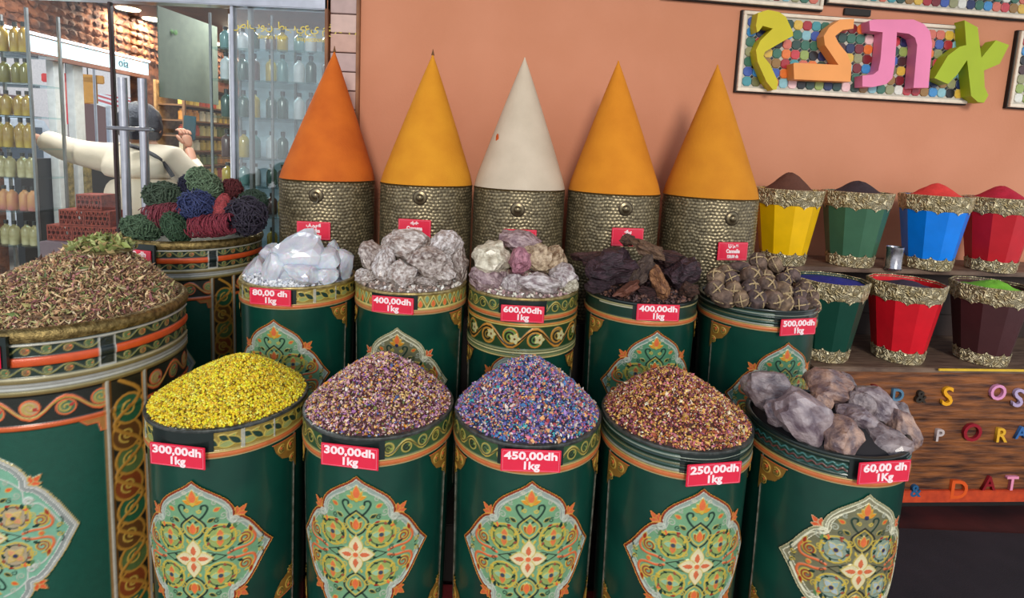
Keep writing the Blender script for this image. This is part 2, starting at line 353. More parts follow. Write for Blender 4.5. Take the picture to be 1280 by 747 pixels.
def vine_band():      # second, wide band under the rim band of one barrel
    c = Cv(-CIR*.36, CIR*.36, .585, .715, .002, (40, 70, 40))
    vine(c, .655, .036, .17, c.xs[0], c.xs[-1], ((206, 140, 56), BLK, (200, 190, 100)), ((90, 130, 70), (150, 120, 50), (110, 140, 60)))
    x = c.xs[0]
    while x < c.xs[-1]:
        for k in range(5): c.petal(x, .655+.005*math.sin(x*90), k*2*PI/5, .02, .015, (206, 200, 150), .0026, YEL, .0006)
        c.disc(x, .655+.005*math.sin(x*90), .004, (110, 60, 30), .003); x += .085
    for z, cc in ((.704, (214, 140, 60)), (.697, (190, 170, 90)), (.612, (150, 150, 100)), (.603, (196, 186, 130)), (.594, (120, 130, 80)), (.588, (206, 186, 120))): hline(c, z, .003, cc, .004)
    return c.mesh('vine_band', .199, .0012)
def corner():
    c = Cv(-.045, .045, -.06, .05, .0018)
    c.fill([(-.04, .045), (.04, .045), (.04, -.055), (.028, -.03), (.01, -.012), (-.012, -.004), (-.03, .018)], (150, 108, 44), .001)
    for a, b, r in ((.02, .02, .017), (.024, -.018, .012), (-.012, .024, .012)):
        c.spiral(a, b, r, .003, 1, 1.6, .0018, (206, 170, 76), .003); c.spiral(a, b, r*.8, .002, 1.4, 1.5, .0014, (70, 60, 24), .002)
        c.petal(a, b, 2.2, r, r*.5, ORG, .002)
    c.stroke([(-.04, .045), (.04, .045)], .0015, ORG, .002)
    return c.mesh('corner_ornament', .199, .001)
BAND = {k: band(k) for k in ('leaf', 'scroll', 'tri', 'groove', 'squiggle', 'plain')}
VB = vine_band(); CORN = corner()

# ------------------------------------------------------------------ materials
M_GREEN = mat('green_enamel', (12, 66, 52), .3, 0, c2=(8, 54, 44), scale=9, coat=.35, bump=.12, bscale=14)
M_DARKRIM = mat('dark_enamel', (26, 40, 38), .3, .2, coat=.3)
M_SILVER = mat('silver_trim', (168, 164, 148), .35, .7, c2=(110, 104, 86), scale=60)
M_GOLD = mat('old_gold', (150, 128, 78), .4, .75, c2=(90, 74, 40), scale=70, bump=.3, bscale=200)
M_TAG = mat('red_tag', (224, 34, 66), .35, var=.05, coat=.3)
M_TAGE = mat('tag_edge', (120, 16, 30), .4)
M_TXT = mat('tag_white', (250, 226, 226), .5, var=.02)
M_WALL = mat('salmon_plaster', (204, 139, 108), .9, c2=(196, 131, 99), scale=2.2, bump=.12, bscale=70)
M_FLOOR = mat('floor_maroon', (70, 30, 30), .5, c2=(44, 22, 24), scale=6, bump=.1)
M_PAVE = mat('pavement', (190, 178, 165), .85, c2=(160, 150, 140), scale=3, bump=.2)
M_MAT = mat('black_cloth', (40, 32, 38), .85, c2=(28, 22, 28), scale=5, bump=.25, bscale=300)
M_BLACK = mat('black_void', (10, 10, 10), .7)
M_WOOD = mat('burnt_wood', (150, 88, 42), .55, c2=(58, 30, 18), scale=6, stretch=(1, 1, 7), bump=.5, bscale=10, coat=.15)
M_WOODTOP = mat('worn_shelf_wood', (124, 100, 82), .6, c2=(84, 62, 50), scale=9, stretch=(1, 5, 1), bump=.2, bscale=20)
M_ORSTRIP = mat('orange_paint', (206, 74, 34), .5, c2=(180, 60, 30))

# ------------------------------------------------------------------ the setting
WS = .09                                         # the shop wall runs slightly away to the right
def wallY(x): return 2.68+WS*x
WA = math.atan(WS)
def struct(o): o['kind'] = 'structure'; return o
def wall_pt(x, z, d=0): return Vector((x, wallY(x)-d, z))
bm = bmesh.new(); L = math.cos(WA)
for (z0, z1) in ((0, 3.6),):
    add_box(bm, 0, 5.0, 0, .25, z0, z1)
struct(bobj('wall_back', bm, M_WALL, None, (-.735, wallY(-.735), 0), (0, 0, WA)))
struct(box('floor', -2.95, 4.3, .6, 6.2, -.1, 0, M_FLOOR))
struct(box('trim_1', -9, 6, -6, .6, -.12, -.02, M_PAVE))
struct(box('trim_2', -9.5, -2.95, .6, 12, -.12, -.02, M_PAVE))
o = box('floor_mat', 1.0, 3.6, 1.1, 2.12, 0, .012, M_MAT); tag(o, 'black cloth mat on the ground before the wooden spice stand', 'mat')
o = box('floor_mat', -1.15, .98, 1.0, 1.72, 0, .008, mat('red_carpet', (150, 44, 48), .95, bump=.4, bscale=400)); tag(o, 'red carpet mat glimpsed under the front row of green barrels', 'mat')
# stepped plinth behind the front row
M_PL = mat('plinth_dark', (34, 26, 24), .8)
o = box('display_step', -1.14, 1.2, 1.74, 2.2, 0, .215, M_PL, bev=.005); tag(o, 'low dark step under the middle row of green barrels', 'step')
o = box('display_step', -1.05, 1.12, 2.203, 2.575, 0, .8, M_PL, bev=.005); tag(o, 'tall dark step under the row of cone topped brass drums', 'step')
o = box('display_step', -1.66, -1.15, 1.9, 2.55, 0, .236, M_PL, bev=.005); tag(o, 'low dark step under the barrel of dyed root bundles', 'step')

o = box('unseen_shade_canopy', -3.3, 5, .5, 2.56, 3.3, 3.36, mat('shade_canopy_canvas', (150, 120, 96), .8)); tag(o, 'unseen canvas canopy added above the shop front to cut sky light', 'canopy')  # canopy out of view, put in to cut the sky light
for x in (-3.2, 4.9): box('shade_canopy_post', x-.03, x+.03, .5, .56, -.02, 3.3, mat('post_metal', (90, 84, 80), .5, .5), o)
# ------------------------------------------------------------------ green barrels
def lathe_me(name, prof, n=96, cap=True):
    bm = bmesh.new(); add_lathe(bm, prof, n, cap=cap); bmesh.ops.recalc_face_normals(bm, faces=bm.faces)
    me = bpy.data.meshes.new(name); bm.to_mesh(me); bm.free()
    for p in me.polygons: p.use_smooth = True
    me.set_sharp_from_angle(angle=math.radians(40)); return me
BODY = lathe_me('body', [(.16, 0), (.186, .002), (.189, .02)]+[(float(rbody(z)), z) for z in (.1, .25, .4, .55, .7)]+[(.1985, .716), (.1985, .788), (.19, .79), (.187, .74), (0.02, .735)], 96)
RIM = lathe_me('rim', [(.188, .775), (.189, .79), (.193, .7945), (.198, .795), (.203, .7935), (.2045, .789), (.203, .785), (.199, .784)], 96, cap=False)
FILL = lathe_me('filling', [(.19, .768), (.17, .79), (.12, .815), (.06, .83), (.002, .835)], 48)
def strip_mesh(th, z0, z1, w=.0022):
    bm = bmesh.new(); n = 12
    P = [(float(rbody(z)+.0015)*math.sin(th), -float(rbody(z)+.0015)*math.cos(th), z) for z in np.linspace(z0, z1, n)]
    add_tube(bm, P, w, 6); bmesh.ops.recalc_face_normals(bm, faces=bm.faces); me = bpy.data.meshes.new('seam_strip'); bm.to_mesh(me); bm.free(); return me
STRIPS = [strip_mesh(math.radians(a), .03, .715) for a in (-76, 76, 180)]
bmt = bmesh.new(); add_box(bmt, -.073, .073, 0, .003, -.0285, .0285, .0012); TAGM = bpy.data.meshes.new('price_tag'); bmt.to_mesh(TAGM); bmt.free()
def add_tag(parent, ang, z, R, lines, size=.024, sc=1, tilt=0, lab=None, h=1):
    th = math.radians(ang); rr = R+.006
    t = mobj('price_tag', TAGM, M_TAG, parent, (rr*math.sin(th), -rr*math.cos(th), z), (0, tilt, th), (sc, 1, sc*h))
    if lab: t['label'] = lab
    n = len(lines)
    for i, s in enumerate(lines):
        zz = (n/2-.5-i)*.025*(2/n if n > 2 else 1)
        sz = size if n < 3 else size*(.42, .56, .42)[i]
        text('lettering', s, sz*1.12, M_TXT, t, (0, -.0008, zz), (PI/2, 0, 0), .0008, 1.3 if i == 0 and n < 3 else 1.15, .0009)
    # thin paler border line
    bm = bmesh.new()
    for a, b, c_, d in ((-.069, .069, .0245, .0255), (-.069, .069, -.0255, -.0245), (-.069, -.068, -.0255, .0255), (.068, .069, -.0255, .0255)): add_box(bm, a, b, -.0012, 0, c_, d)
    bobj('border_line', bm, mat('tag_pink', (244, 120, 140), .5), t)
    return t
M_RIMG = mat('rim_gold', (196, 178, 124), .35, .6, c2=(140, 120, 70), scale=50)
M_RIMD = mat('rim_grey', (96, 100, 96), .35, .5, c2=(60, 64, 62), scale=50)
def barrel(name, X, Y, z0, label, kind, med, ma, mz, tagspec, group, wide=False, rimm=None, fill=None):
    r = thing('spice_barrel', label, 'barrel', (X, Y, z0), 0, group)
    mobj('body', BODY, M_GREEN, r); mobj('rim', RIM, rimm or (M_RIMG if z0 > .1 else M_RIMD), r)
    mobj('rim_band', BAND[kind], M_ORN, r)
    if wide: mobj('vine_band', VB, M_ORN, r)
    th = math.radians(ma); mo = mobj('medallion', MED[med], M_ORN, r, (0, 0, mz), (0, 0, th))
    for k, a in enumerate((-66, 66)):
        mobj('corner_ornament', CORN, M_ORN, r, (0, 0, .665 if not wide else .53), (0, 0, math.radians(a)+th), (1 if a > 0 else -1, 1, 1))
        mobj('corner_ornament', CORN, M_ORN, r, (0, 0, .3), (0, 0, math.radians(a)+th), (.965*(1 if a > 0 else -1), .965, -1))
    for s_ in STRIPS: mobj('seam_strip', s_, M_SILVER, r, rot=(0, 0, th))
    if tagspec:
        a, z, lines, lab = tagspec
        c_ = Cv(-.082, .082, -.03, .036, .004, (18, 36, 32)); 
        if 'plate' not in MED: MED['plate'] = c_.mesh('tag_plate', RB, .0035)
        mobj('tag_plate', MED['plate'], M_DARKRIM, r, (0, 0, .757), (0, 0, math.radians(a)))
        add_tag(r, a, z-z0, RB+.002, lines, lab=lab)
    if fill: mobj('filling', FILL, fill, r)
    return r
BX = [(-.759, 1.452), (-.340, 1.452), (.072, 1.452), (.486, 1.457), (.907, 1.462)]
CXY = [(-.775, 1.99), (-.356, 1.99), (.06, 1.99), (.497, 1.99), (.928, 1.985)]
DXY = [(-.809, 2.4), (-.374, 2.4), (.034, 2.4), (.449, 2.4), (.872, 2.4)]
gB = 'front row of painted green barrels'; gC = 'middle row of painted green barrels'
barrel('B1', *BX[0], 0, 'green painted barrel in front heaped with yellow blossoms', 'leaf', 'mint', 1.3, .452, (-6.9, .729, ['300,00dh', '1kg'], 'red price tag reading 300,00dh 1kg'), gB)
barrel('B2', *BX[1], 0, 'green painted barrel in front holding brown and mauve petal mix priced 300,00dh', 'scroll', 'mint', -2.5, .484, (-6.8, .747, ['300,00dh', '1kg'], 'red price tag reading 300,00dh 1kg'), gB)
barrel('B3', *BX[2], 0, 'green painted barrel in front holding blue and purple grains priced 450,00dh', 'scroll', 'mint', 3, .492, (1.1, .758, ['450,00dh', '1kg'], 'red price tag reading 450,00dh 1kg'), gB)
barrel('B4', *BX[3], 0, 'green painted barrel in front holding red brown petal mix priced 250,00dh', 'groove', 'mint', 5.7, .488, (11, .74, ['250,00dh', '1kg'], 'red price tag reading 250,00dh 1kg'), gB)
barrel('B5', *BX[4], 0, 'green painted barrel in front right holding grey purple stones priced 60,00 dh', 'squiggle', 'grey', 3, .49, (9.8, .762, ['60,00 dh', '1Kg'], 'red price tag reading 60,00 dh 1Kg'), gB, rimm=M_DARKRIM, fill=mat('dark_fill', (40, 36, 38), .9))
barrel('C1', *CXY[0], .217, 'green painted barrel in middle row holding white translucent crystals', 'leaf', 'mint', -3, .473, (-5.3, .979, ['80,00 dh', '1kg'], 'red price tag reading 80,00 dh 1kg'), gC, fill=mat('white_fill', (196, 196, 200), .7))
barrel('C2', *CXY[1], .217, 'green painted barrel in middle row with triangle border, holding glassy grey crystals', 'tri', 'grey', -3, .464, (-7.4, .97, ['400,00dh', '1kg'], 'red price tag reading 400,00dh 1kg'), gC, fill=mat('grey_fill', (150, 138, 132), .7))
barrel('C3', *CXY[2], .217, 'green painted barrel in middle row with two wide vine borders', 'scroll', 'mint', -3.8, .411, (-1.4, .96, ['600,00dh', '1kg'], 'red price tag reading 600,00dh 1kg'), gC, wide=True, fill=mat('mauve_fill', (140, 124, 118), .7))
barrel('C4', *CXY[3], .217, 'green painted barrel in middle row with plain green border, holding dark bark', 'plain', 'dark', 5, .495, (3.4, .985, ['400,00dh', '1kg'], 'red price tag reading 400,00dh 1kg'), gC, rimm=M_DARKRIM, fill=mat('bark_fill', (46, 30, 28), .9))
barrel('C5', *CXY[4], .217, 'green painted barrel in middle row holding tied brown bundles', 'groove', 'dark', 8.7, .474, (16, .957, ['500,00dh', '1kg'], 'red price tag reading 500,00dh 1kg'), gC, rimm=M_DARKRIM, fill=mat('brown_fill', (70, 52, 42), .9))

# ------------------------------------------------------------------ large patterned barrel and its smaller twin
RL = .3; TL = 1.005
def big_canvas():
    d = PI/180*RL; c = Cv(-78*d, 112*d, .02, TL-.002, .0029, (16, 78, 62))
    s0, s1 = c.xs[0], c.xs[-1]; W2 = 51*d; V = 18*d
    def hl(z, w_, col, h): hline(c, TL-z, w_, col, h)
    vl = ((196, 120, 50), (190, 176, 90), (180, 60, 36)); lf = ((150, 96, 60), (70, 110, 74), (120, 110, 60))
    for x0, x1 in ((s0, s1),): c.fill([(x0, TL-.26), (x1, TL-.26), (x1, TL), (x0, TL)], (26, 46, 38), .0005)
    vine(c, TL-.052, .0125, .085, s0, s1, ((176, 160, 90), (90, 110, 70), ORG), ((170, 80, 50), (84, 110, 70)))
    vine(c, TL-.107, .0115, .085, s0, s1, ((176, 160, 90), (90, 110, 70), ORG), ((170, 80, 50), (84, 110, 70)))
    hl(.0815, .0115, (214, 84, 34), .006); hl(.038, .0028, (176, 172, 156), .005)
    for z, col in ((.126, (176, 166, 130)), (.133, (120, 104, 60)), (.142, (160, 158, 150)), (.151, (186, 186, 176)), (.16, (150, 138, 92)), (.166, (116, 96, 50))): hl(z, .0042, col, .0045)
    # dark upright gaps cutting the upper bands
    for x in (W2-.012, -W2+.012): c.fill([(x-.0, TL-.12), (x+.035, TL-.12), (x+.035, TL-.04), (x, TL-.04)], (22, 34, 32), .001, SIL, .002)
    vine(c, TL-.208, .028, .145, -W2, W2, (ORG, (180, 160, 80), (180, 60, 50)), ((96, 140, 100), (186, 150, 110), (60, 110, 80)), (30, 34, 28))
    vine(c, TL-.208, .028, .145, W2+V, s1, (ORG, (180, 160, 80), (180, 60, 50)), ((96, 140, 100), (186, 150, 110)), (30, 34, 28))
    hline(c, TL-.2535, .0065, (206, 94, 42), .004)
    # corner brackets
    for sx in (-1, 1): c.fill([(sx*W2*.98, TL-.26), (sx*(W2-.06), TL-.26), (sx*(W2-.045), TL-.275), (sx*(W2-.022), TL-.275), (sx*(W2-.016), TL-.3), (sx*W2*.98, TL-.3)], (176, 120, 60), .002, ORG, .0015)
    for x in (W2+V/2, -W2-V/2):
        c.fill([(x-V/2, .03), (x+V/2, .03), (x+V/2, TL-.168), (x-V/2, TL-.168)], (36, 34, 24), .0005)
        vvine(c, x, .03, TL-.175, V*.42, .15, ((184, 132, 52), (196, 160, 70), (170, 66, 36)), ((104, 66, 30), (44, 96, 62), (136, 66, 30), (90, 110, 60)))
    for x in (W2, -W2, W2+V, -W2-V):
        c.stroke([(x, .03), (x, TL-.17)], .0045, (176, 170, 152), .005); c.stroke([(x-.007, .03), (x-.007, TL-.17)], .0014, (180, 120, 50), .003); c.stroke([(x+.007, .03), (x+.007, TL-.17)], .0014, (180, 120, 50), .003)
    # medallion pasted in the panel centre
    mm = medallion(P_TEAL, .196, .245, .0029); zc = .462
    j0 = int(round((0-c.xs[0])/c.st))-len(mm.xs)//2; i0 = int(round((zc-c.zs[0])/c.st))-len(mm.zs)//2
    sl = (slice(i0, i0+len(mm.zs)), slice(j0, j0+len(mm.xs)))
    c.rgb[sl] = np.where(mm.M[..., None], mm.rgb, c.rgb[sl]); c.H[sl] = np.where(mm.M, mm.H+.001, c.H[sl])
    return c
BIGM = big_canvas().mesh('painted_wrap', RL, .0015)
BBODY = lathe_me('body', [(.24, 0), (.29, .003), (.299, .02), (.2995, .96), (.2995, 1.0), (.285, 1.0), (.283, .93), (.03, .925)], 96)
BRIM = lathe_me('rim', [(.283, .985), (.286, 1.003), (.292, 1.008), (.3, 1.006), (.307, .998), (.309, .985), (.306, .974), (.3, .97)], 96, cap=False)
def big_barrel(label, loc, rz, sc, tagspec):
    r = thing('spice_barrel', label, 'barrel', loc, 0)
    mobj('body', BBODY, M_GREEN, r, scl=sc); mobj('rim', BRIM, M_GOLD, r, scl=sc); mobj('painted_wrap', BIGM, M_ORN, r, rot=(0, 0, rz), scl=sc)
    a, z, lines, lab = tagspec
    box('tag_plate', -.085, .085, -.004, .004, -.04, .04, M_DARKRIM, r, loc=((RL*sc+.004)*math.sin(math.radians(a)), -(RL*sc+.004)*math.cos(math.radians(a)), z+.01), rot=(0, 0, math.radians(a)))
    add_tag(r, a, z, RL*sc+.006, lines, lab=lab)
    return r
big_barrel('large ornate barrel at far left with brown herb heap', (-1.309, 1.584, 0), math.radians(2), 1, (1.5, .945, ['200,00dh', '1kg'], 'red price tag cut by the left edge'))
big_barrel('ornate barrel behind it, topped with coloured root bundles', (-1.32, 2.25, .237), math.radians(-8), .26/.3, (-14, 1.049-.237, ['5,00 dh', '1 pièce'], 'red price tag half hidden by the herb heap'))

# ------------------------------------------------------------------ heaps of small grains
def heap(label, cat, X, Y, Z, R, H, pal, N, size, flat=(1, .8, .6), peak=(0, 0), base=(90, 70, 50), rough=.6, name='spice_heap', pw=1.0, extra=None):
    def hf(x, y):
        x = x-peak[0]*(1-np.hypot(x, y)/R); y = y-peak[1]*(1-np.hypot(x, y)/R)
        q = np.clip(np.hypot(x, y)/R, 0, 1); f = 1-(np.sqrt(q*q+.02)-.1414)/(math.sqrt(1.02)-.1414); f = f+.13*np.sin(PI*np.clip(f, 0, 1))*.5; return H*np.clip(f, 0, 1)**pw
    rr = np.linspace(0, R*.995, 24)[1:]; n = 60; V = [(0, 0, float(hf(np.array(0.), np.array(0.))))]
    for r in rr:
        for i in range(n): a = 2*PI*i/n; V.append((r*math.cos(a), r*math.sin(a), float(hf(np.array(r*math.cos(a)), np.array(r*math.sin(a))))))
    V = np.array(V); V[:, 2] -= size*.4; F = []
    for i in range(n): F.append((0, 1+i, 1+(i+1) % n))
    for k in range(len(rr)-1):
        for i in range(n):
            a, b, c_, d = 1+k*n+i, 1+k*n+(i+1) % n, 1+(k+1)*n+(i+1) % n, 1+(k+1)*n+i; F += [(a, d, c_), (a, c_, b)]
    F = np.array(F); C0 = np.tile(np.array(lin(base)), (len(V), 1))
    q = np.sqrt(np.random.rand(N))*R*.985; a = np.random.rand(N)*2*PI; x, y = q*np.cos(a), q*np.sin(a); z = hf(x, y)+np.random.rand(N)*size*.7-size*.25
    O = np.array([(1, 0, 0), (-1, 0, 0), (0, 1, 0), (0, -1, 0), (0, 0, 1), (0, 0, -1)], float)*.5*np.array(flat)
    OF = np.array([(0, 2, 4), (2, 1, 4), (1, 3, 4), (3, 0, 4), (2, 0, 5), (1, 2, 5), (3, 1, 5), (0, 3, 5)])
    Q = np.random.randn(N, 4); Q /= np.linalg.norm(Q, axis=1)[:, None]; w_, i_, j_, k_ = Q.T
    Rm = np.stack([1-2*(j_*j_+k_*k_), 2*(i_*j_-k_*w_), 2*(i_*k_+j_*w_), 2*(i_*j_+k_*w_), 1-2*(i_*i_+k_*k_), 2*(j_*k_-i_*w_), 2*(i_*k_-j_*w_), 2*(j_*k_+i_*w_), 1-2*(i_*i_+j_*j_)], 1).reshape(N, 3, 3)
    S = size*(.6+.8*np.random.rand(N)); 
    if extra: big = np.random.rand(N) < extra; S[big] *= 1.9
    G = np.einsum('nij,kj->nki', Rm, O)*S[:, None, None]+np.stack([x, y, z], 1)[:, None, :]
    cols = np.array([lin(c_) for c_, _ in pal]); p = np.array([k for _, k in pal], float); p /= p.sum()
    ci = np.random.choice(len(pal), N, p=p); GC = np.repeat(np.clip(cols[ci]*(.8+.85*np.random.rand(N))[:, None], 0, .9), 6, 0)
    GF = (OF[None]+6*np.arange(N)[:, None, None]).reshape(-1, 3)+len(V)
    me = fastmesh(name, np.vstack([V, G.reshape(-1, 3)]), np.vstack([F, GF]), np.vstack([C0, GC]), smooth=False)
    o = mobj(name, me, vmat('grains', rough, 0, 0), None, (X, Y, Z)); tag(o, label, cat, None, 'stuff'); return o
heap('heap of bright yellow dried blossoms in the leftmost front barrel', 'spice', *BX[0], .793, .1985, .102, [((236, 204, 40), 5), ((214, 176, 26), 4), ((180, 140, 30), 2), ((150, 140, 50), 1), ((240, 220, 90), 2)], 11000, .0076, (1, .9, .8), (.02, .03), (150, 116, 20))
heap('heap of mauve, tan and brown petal mix in barrel priced 300,00dh', 'spice', *BX[1], .793, .1985, .128, [((186, 140, 148), 4), ((130, 80, 66), 3), ((206, 170, 110), 4), ((140, 90, 140), 2), ((90, 40, 50), 3), ((214, 190, 180), 2), ((206, 130, 40), 1), ((70, 90, 140), .6), ((110, 120, 60), .8)], 9500, .0076, (1.1, .7, .5), (0, .02), (80, 46, 44), extra=.05)
heap('heap of blue, violet and pink grains in barrel priced 450,00dh', 'spice', *BX[2], .793, .1985, .138, [((90, 86, 150), 3), ((64, 110, 160), 2.4), ((140, 110, 160), 3), ((190, 100, 120), 2), ((206, 190, 180), 3), ((206, 150, 96), 2.4), ((130, 90, 80), 2), ((40, 50, 90), 2), ((60, 150, 150), 1.2), ((160, 60, 60), 1.2)], 9500, .0076, (1.1, .75, .6), (0, .02), (50, 40, 70), extra=.06)
heap('heap of red brown and golden petal mix in barrel priced 250,00dh', 'spice', *BX[3], .793, .1985, .125, [((160, 84, 60), 3.4), ((214, 166, 90), 4), ((110, 50, 50), 3), ((190, 110, 120), 2), ((214, 190, 160), 1.6), ((170, 120, 40), 2), ((120, 60, 90), 1.2), ((70, 40, 30), 1.2)], 9500, .0076, (1.1, .7, .55), (-.02, .01), (80, 40, 30), extra=.04)
heap('tall heap of brown and olive dried herbs in the large far left barrel', 'herbs', -1.309, 1.584, .985, .288, .185, [((170, 130, 96), 4), ((206, 172, 130), 4), ((124, 94, 68), 3), ((156, 150, 96), 3), ((150, 96, 96), 2), ((206, 186, 150), 1.5), ((90, 110, 60), 1.2), ((84, 56, 44), 2)], 12500, .011, (1.5, .5, .28), (.07, .06), (120, 92, 68), extra=.05, pw=.85)
heap('pile of pale green dried leaves on top of the brown herb heap', 'herbs', -1.245, 1.64, 1.155, .09, .03, [((150, 156, 96), 3), ((120, 130, 70), 3), ((170, 150, 100), 2)], 260, .022, (1.4, .6, .14), (0, 0), (110, 96, 60), name='herb_leaves')

# ------------------------------------------------------------------ brass drums with coloured cones
def drum_mesh():
    R = .2; z0, z1 = 0, .54; st = .0034; cir = 2*PI*R; nx = int(cir/st); nz = int((z1-z0)/st)+1
    S, Z = np.meshgrid(np.arange(nx)/nx*cir, np.linspace(z0, z1, nz)); ph = .0135; cw = cir/70
    S0 = S; Z0 = Z; Z = Z0+.0022*np.sin(S0*41+Z0*23)+.0015*np.sin(S0*97+2); S = S0+.0025*np.sin(Z0*130+S0*7.0*0); rowf = Z/ph; row = np.floor(rowf); fx = (S/cw+.5*(row % 2)+.12*np.sin(row*1.7)) ; col = np.floor(fx); u = fx-col; v = rowf-row
    rnd = np.modf(np.abs(np.sin(row*12.9898+(col % 70)*78.233)*43758.5453))[0]
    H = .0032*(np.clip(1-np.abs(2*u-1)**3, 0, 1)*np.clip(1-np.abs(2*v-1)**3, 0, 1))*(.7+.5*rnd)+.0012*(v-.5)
    Z = Z0; S = S0; rr = (R-.003+H); th = S/R
    V = np.stack([rr*np.sin(th), -rr*np.cos(th), Z], -1).reshape(-1, 3); idx = np.arange(nx*nz).reshape(nz, nx); nxt = np.roll(idx, -1, 1)
    F = np.stack([idx[:-1], nxt[:-1], nxt[1:], idx[1:]], -1).reshape(-1, 4)
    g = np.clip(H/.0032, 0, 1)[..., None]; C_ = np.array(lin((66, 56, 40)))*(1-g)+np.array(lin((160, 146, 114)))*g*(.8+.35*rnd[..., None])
    return fastmesh('hammered_body', V, F, C_.reshape(-1, 3))
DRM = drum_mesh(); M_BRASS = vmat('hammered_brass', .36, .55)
ctips = [(-.785, 1.892), (-.363, 1.897), (.031, 1.901), (.432, 1.905), (.857, 1.907)]
ccol = [('paprika', (206, 104, 22), (190, 90, 16), 'dark orange'), ('curcuma', (216, 146, 26), (206, 134, 20), 'golden yellow'), ('white', (206, 190, 168), (196, 180, 158), 'cream white'), ('ras', (214, 134, 22), (204, 124, 16), 'amber orange'), ('cannelle', (208, 134, 22), (198, 124, 18), 'amber yellow')]
dtag = [(3, 1.144, ['بابريكا', 'Paprika', '65,00 dh/kg']), (-3.8, 1.172, ['كركم', 'Curcuma', '65,00 dh/kg']), (2.3, 1.15, ['زنجبيل', 'Gingembre', '95,00 dh']), (8.6, 1.175, ['كاري', 'Epices', '65,00 dh']), (11.3, 1.136, ['القرفة', 'Cannelle', '120,00 dh'])]
knob = [(5.2, 1.288), (1.4, 1.298), (-1.7, 1.267), (4.4, 1.29), (7.6, 1.27)]
pos_words = ['leftmost, partly before the glass', 'second from the left', 'in the middle', 'second from the right', 'rightmost, beside the yellow bucket']
for i, (X, Y) in enumerate(DXY):
    r = thing('brass_drum', 'hammered brass drum under the %s cone' % ccol[i][3], 'drum', (X, Y, .803), 0, 'hammered brass drums under the cones')
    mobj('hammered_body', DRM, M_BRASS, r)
    lathe('top_rim', [(.197, .534), (.2, .536), (.201, .541), (.198, .543), (.1, .543), (.01, .543)], mat('dark_brass', (96, 78, 46), .4, .7), r, 64, cap=False)
    a, z = knob[i]; th = math.radians(a)
    k = lathe('knob', [(.021, 0), (.02, .005), (.013, .007), (.012, .009), (.009, .013), (.004, .015)], mat('knob_metal', (120, 108, 84) if i != 1 else (90, 70, 60), .3, .8), r, 24, loc=(.199*math.sin(th), -.198*math.cos(th), z-.803), rot=(PI/2, 0, th))
    k.scale = (1.25, 1.25, 1.3); lathe('knob_plate', [(.03, 0), (.03, .003), (.022, .005), (.002, .005)], mat('plate_dark', (62, 50, 36), .4, .6), r, 24, loc=(.198*math.sin(th), -.198*math.cos(th), z-.803), rot=(PI/2, 0, th))
    if i == 0: tube('hook_ring', [(.012*math.cos(t), -.012, -.014+.014*math.sin(t)) for t in np.linspace(-2.2, 2.2, 12)], .0022, M_SILVER, r, 6, loc=(.203*math.sin(th), -.203*math.cos(th), z-.803), rot=(0, 0, th))
    lab = 'red label reading %s' % dtag[i][2][1]
    add_tag(r, dtag[i][0], dtag[i][1]-.803, .2, dtag[i][2], .026, .92, h=1.42, lab=lab)
    # cone: smooth powder cone, slightly bulging, leaning to its own tip
    tx, tz = ctips[i]; H = tz-1.346; bm = bmesh.new(); rings = []; n = 72; K = 40
    for q in range(K+1):
        t = q/K; rad = .199*(1-t**.97)**(.93 if t < .97 else 1); 
        if t < .06: rad = .199*(1-.35*t*1.0)*1.0-.004*(t/.06)
        else: rad = .1915*(1-(t-.06)/.94)**.95
        rad = max(rad, .0022); xo = (tx-X)*t
        rings.append([bm.verts.new((xo+rad*math.sin(2*PI*j/n)*(1+.004*noise.noise((j*.2, t*9, i))), -rad*math.cos(2*PI*j/n), t*H)) for j in range(n)])
    for A, B in zip(rings, rings[1:]):
        for j in range(n): bm.faces.new((A[j], A[(j+1) % n], B[(j+1) % n], B[j]))
    bm.faces.new(rings[0]); bm.faces.new(rings[-1])
    cm = mat('powder_'+ccol[i][0], ccol[i][1], .88, c2=ccol[i][2], scale=9, bump=.16, bscale=160)
    c = bobj('spice_cone', bm, cm, None, (X, Y, 1.3465), None, True)
    tag(c, 'tall pointed %s spice cone, %s' % (ccol[i][3], pos_words[i]), 'spice cone', 'spice cones on the brass drums')
    if i in (0, 1): lathe('cone_tip', [(.007, 0), (.004, .012), (.0008, .026)], mat('tip_brown', (110, 74, 40), .8), c, 10, loc=(tx-X, 0, H-.004))
    if i == 2:
        bm = bmesh.new()
        q = at(621, 173, 2.3); 
        bmesh.ops.create_icosphere(bm, subdivisions=2, radius=.015)
        for v in bm.verts: v.co = Vector((v.co.x*.6, v.co.y*.25, v.co.z*1.35))*(1+.35*noise.noise(v.co*180))
        s_ = bobj('orange_smear', bm, mat('smear', (200, 84, 20), .8), c)
        zz = q.z-1.3465; t = zz/H; rad = .1915*(1-(t-.06)/.94)**.95; aa = math.radians(-52); s_.location = (rad*math.sin(aa)+(tx-X)*t, -rad*math.cos(aa), zz); s_.rotation_euler = (0, .2, aa)

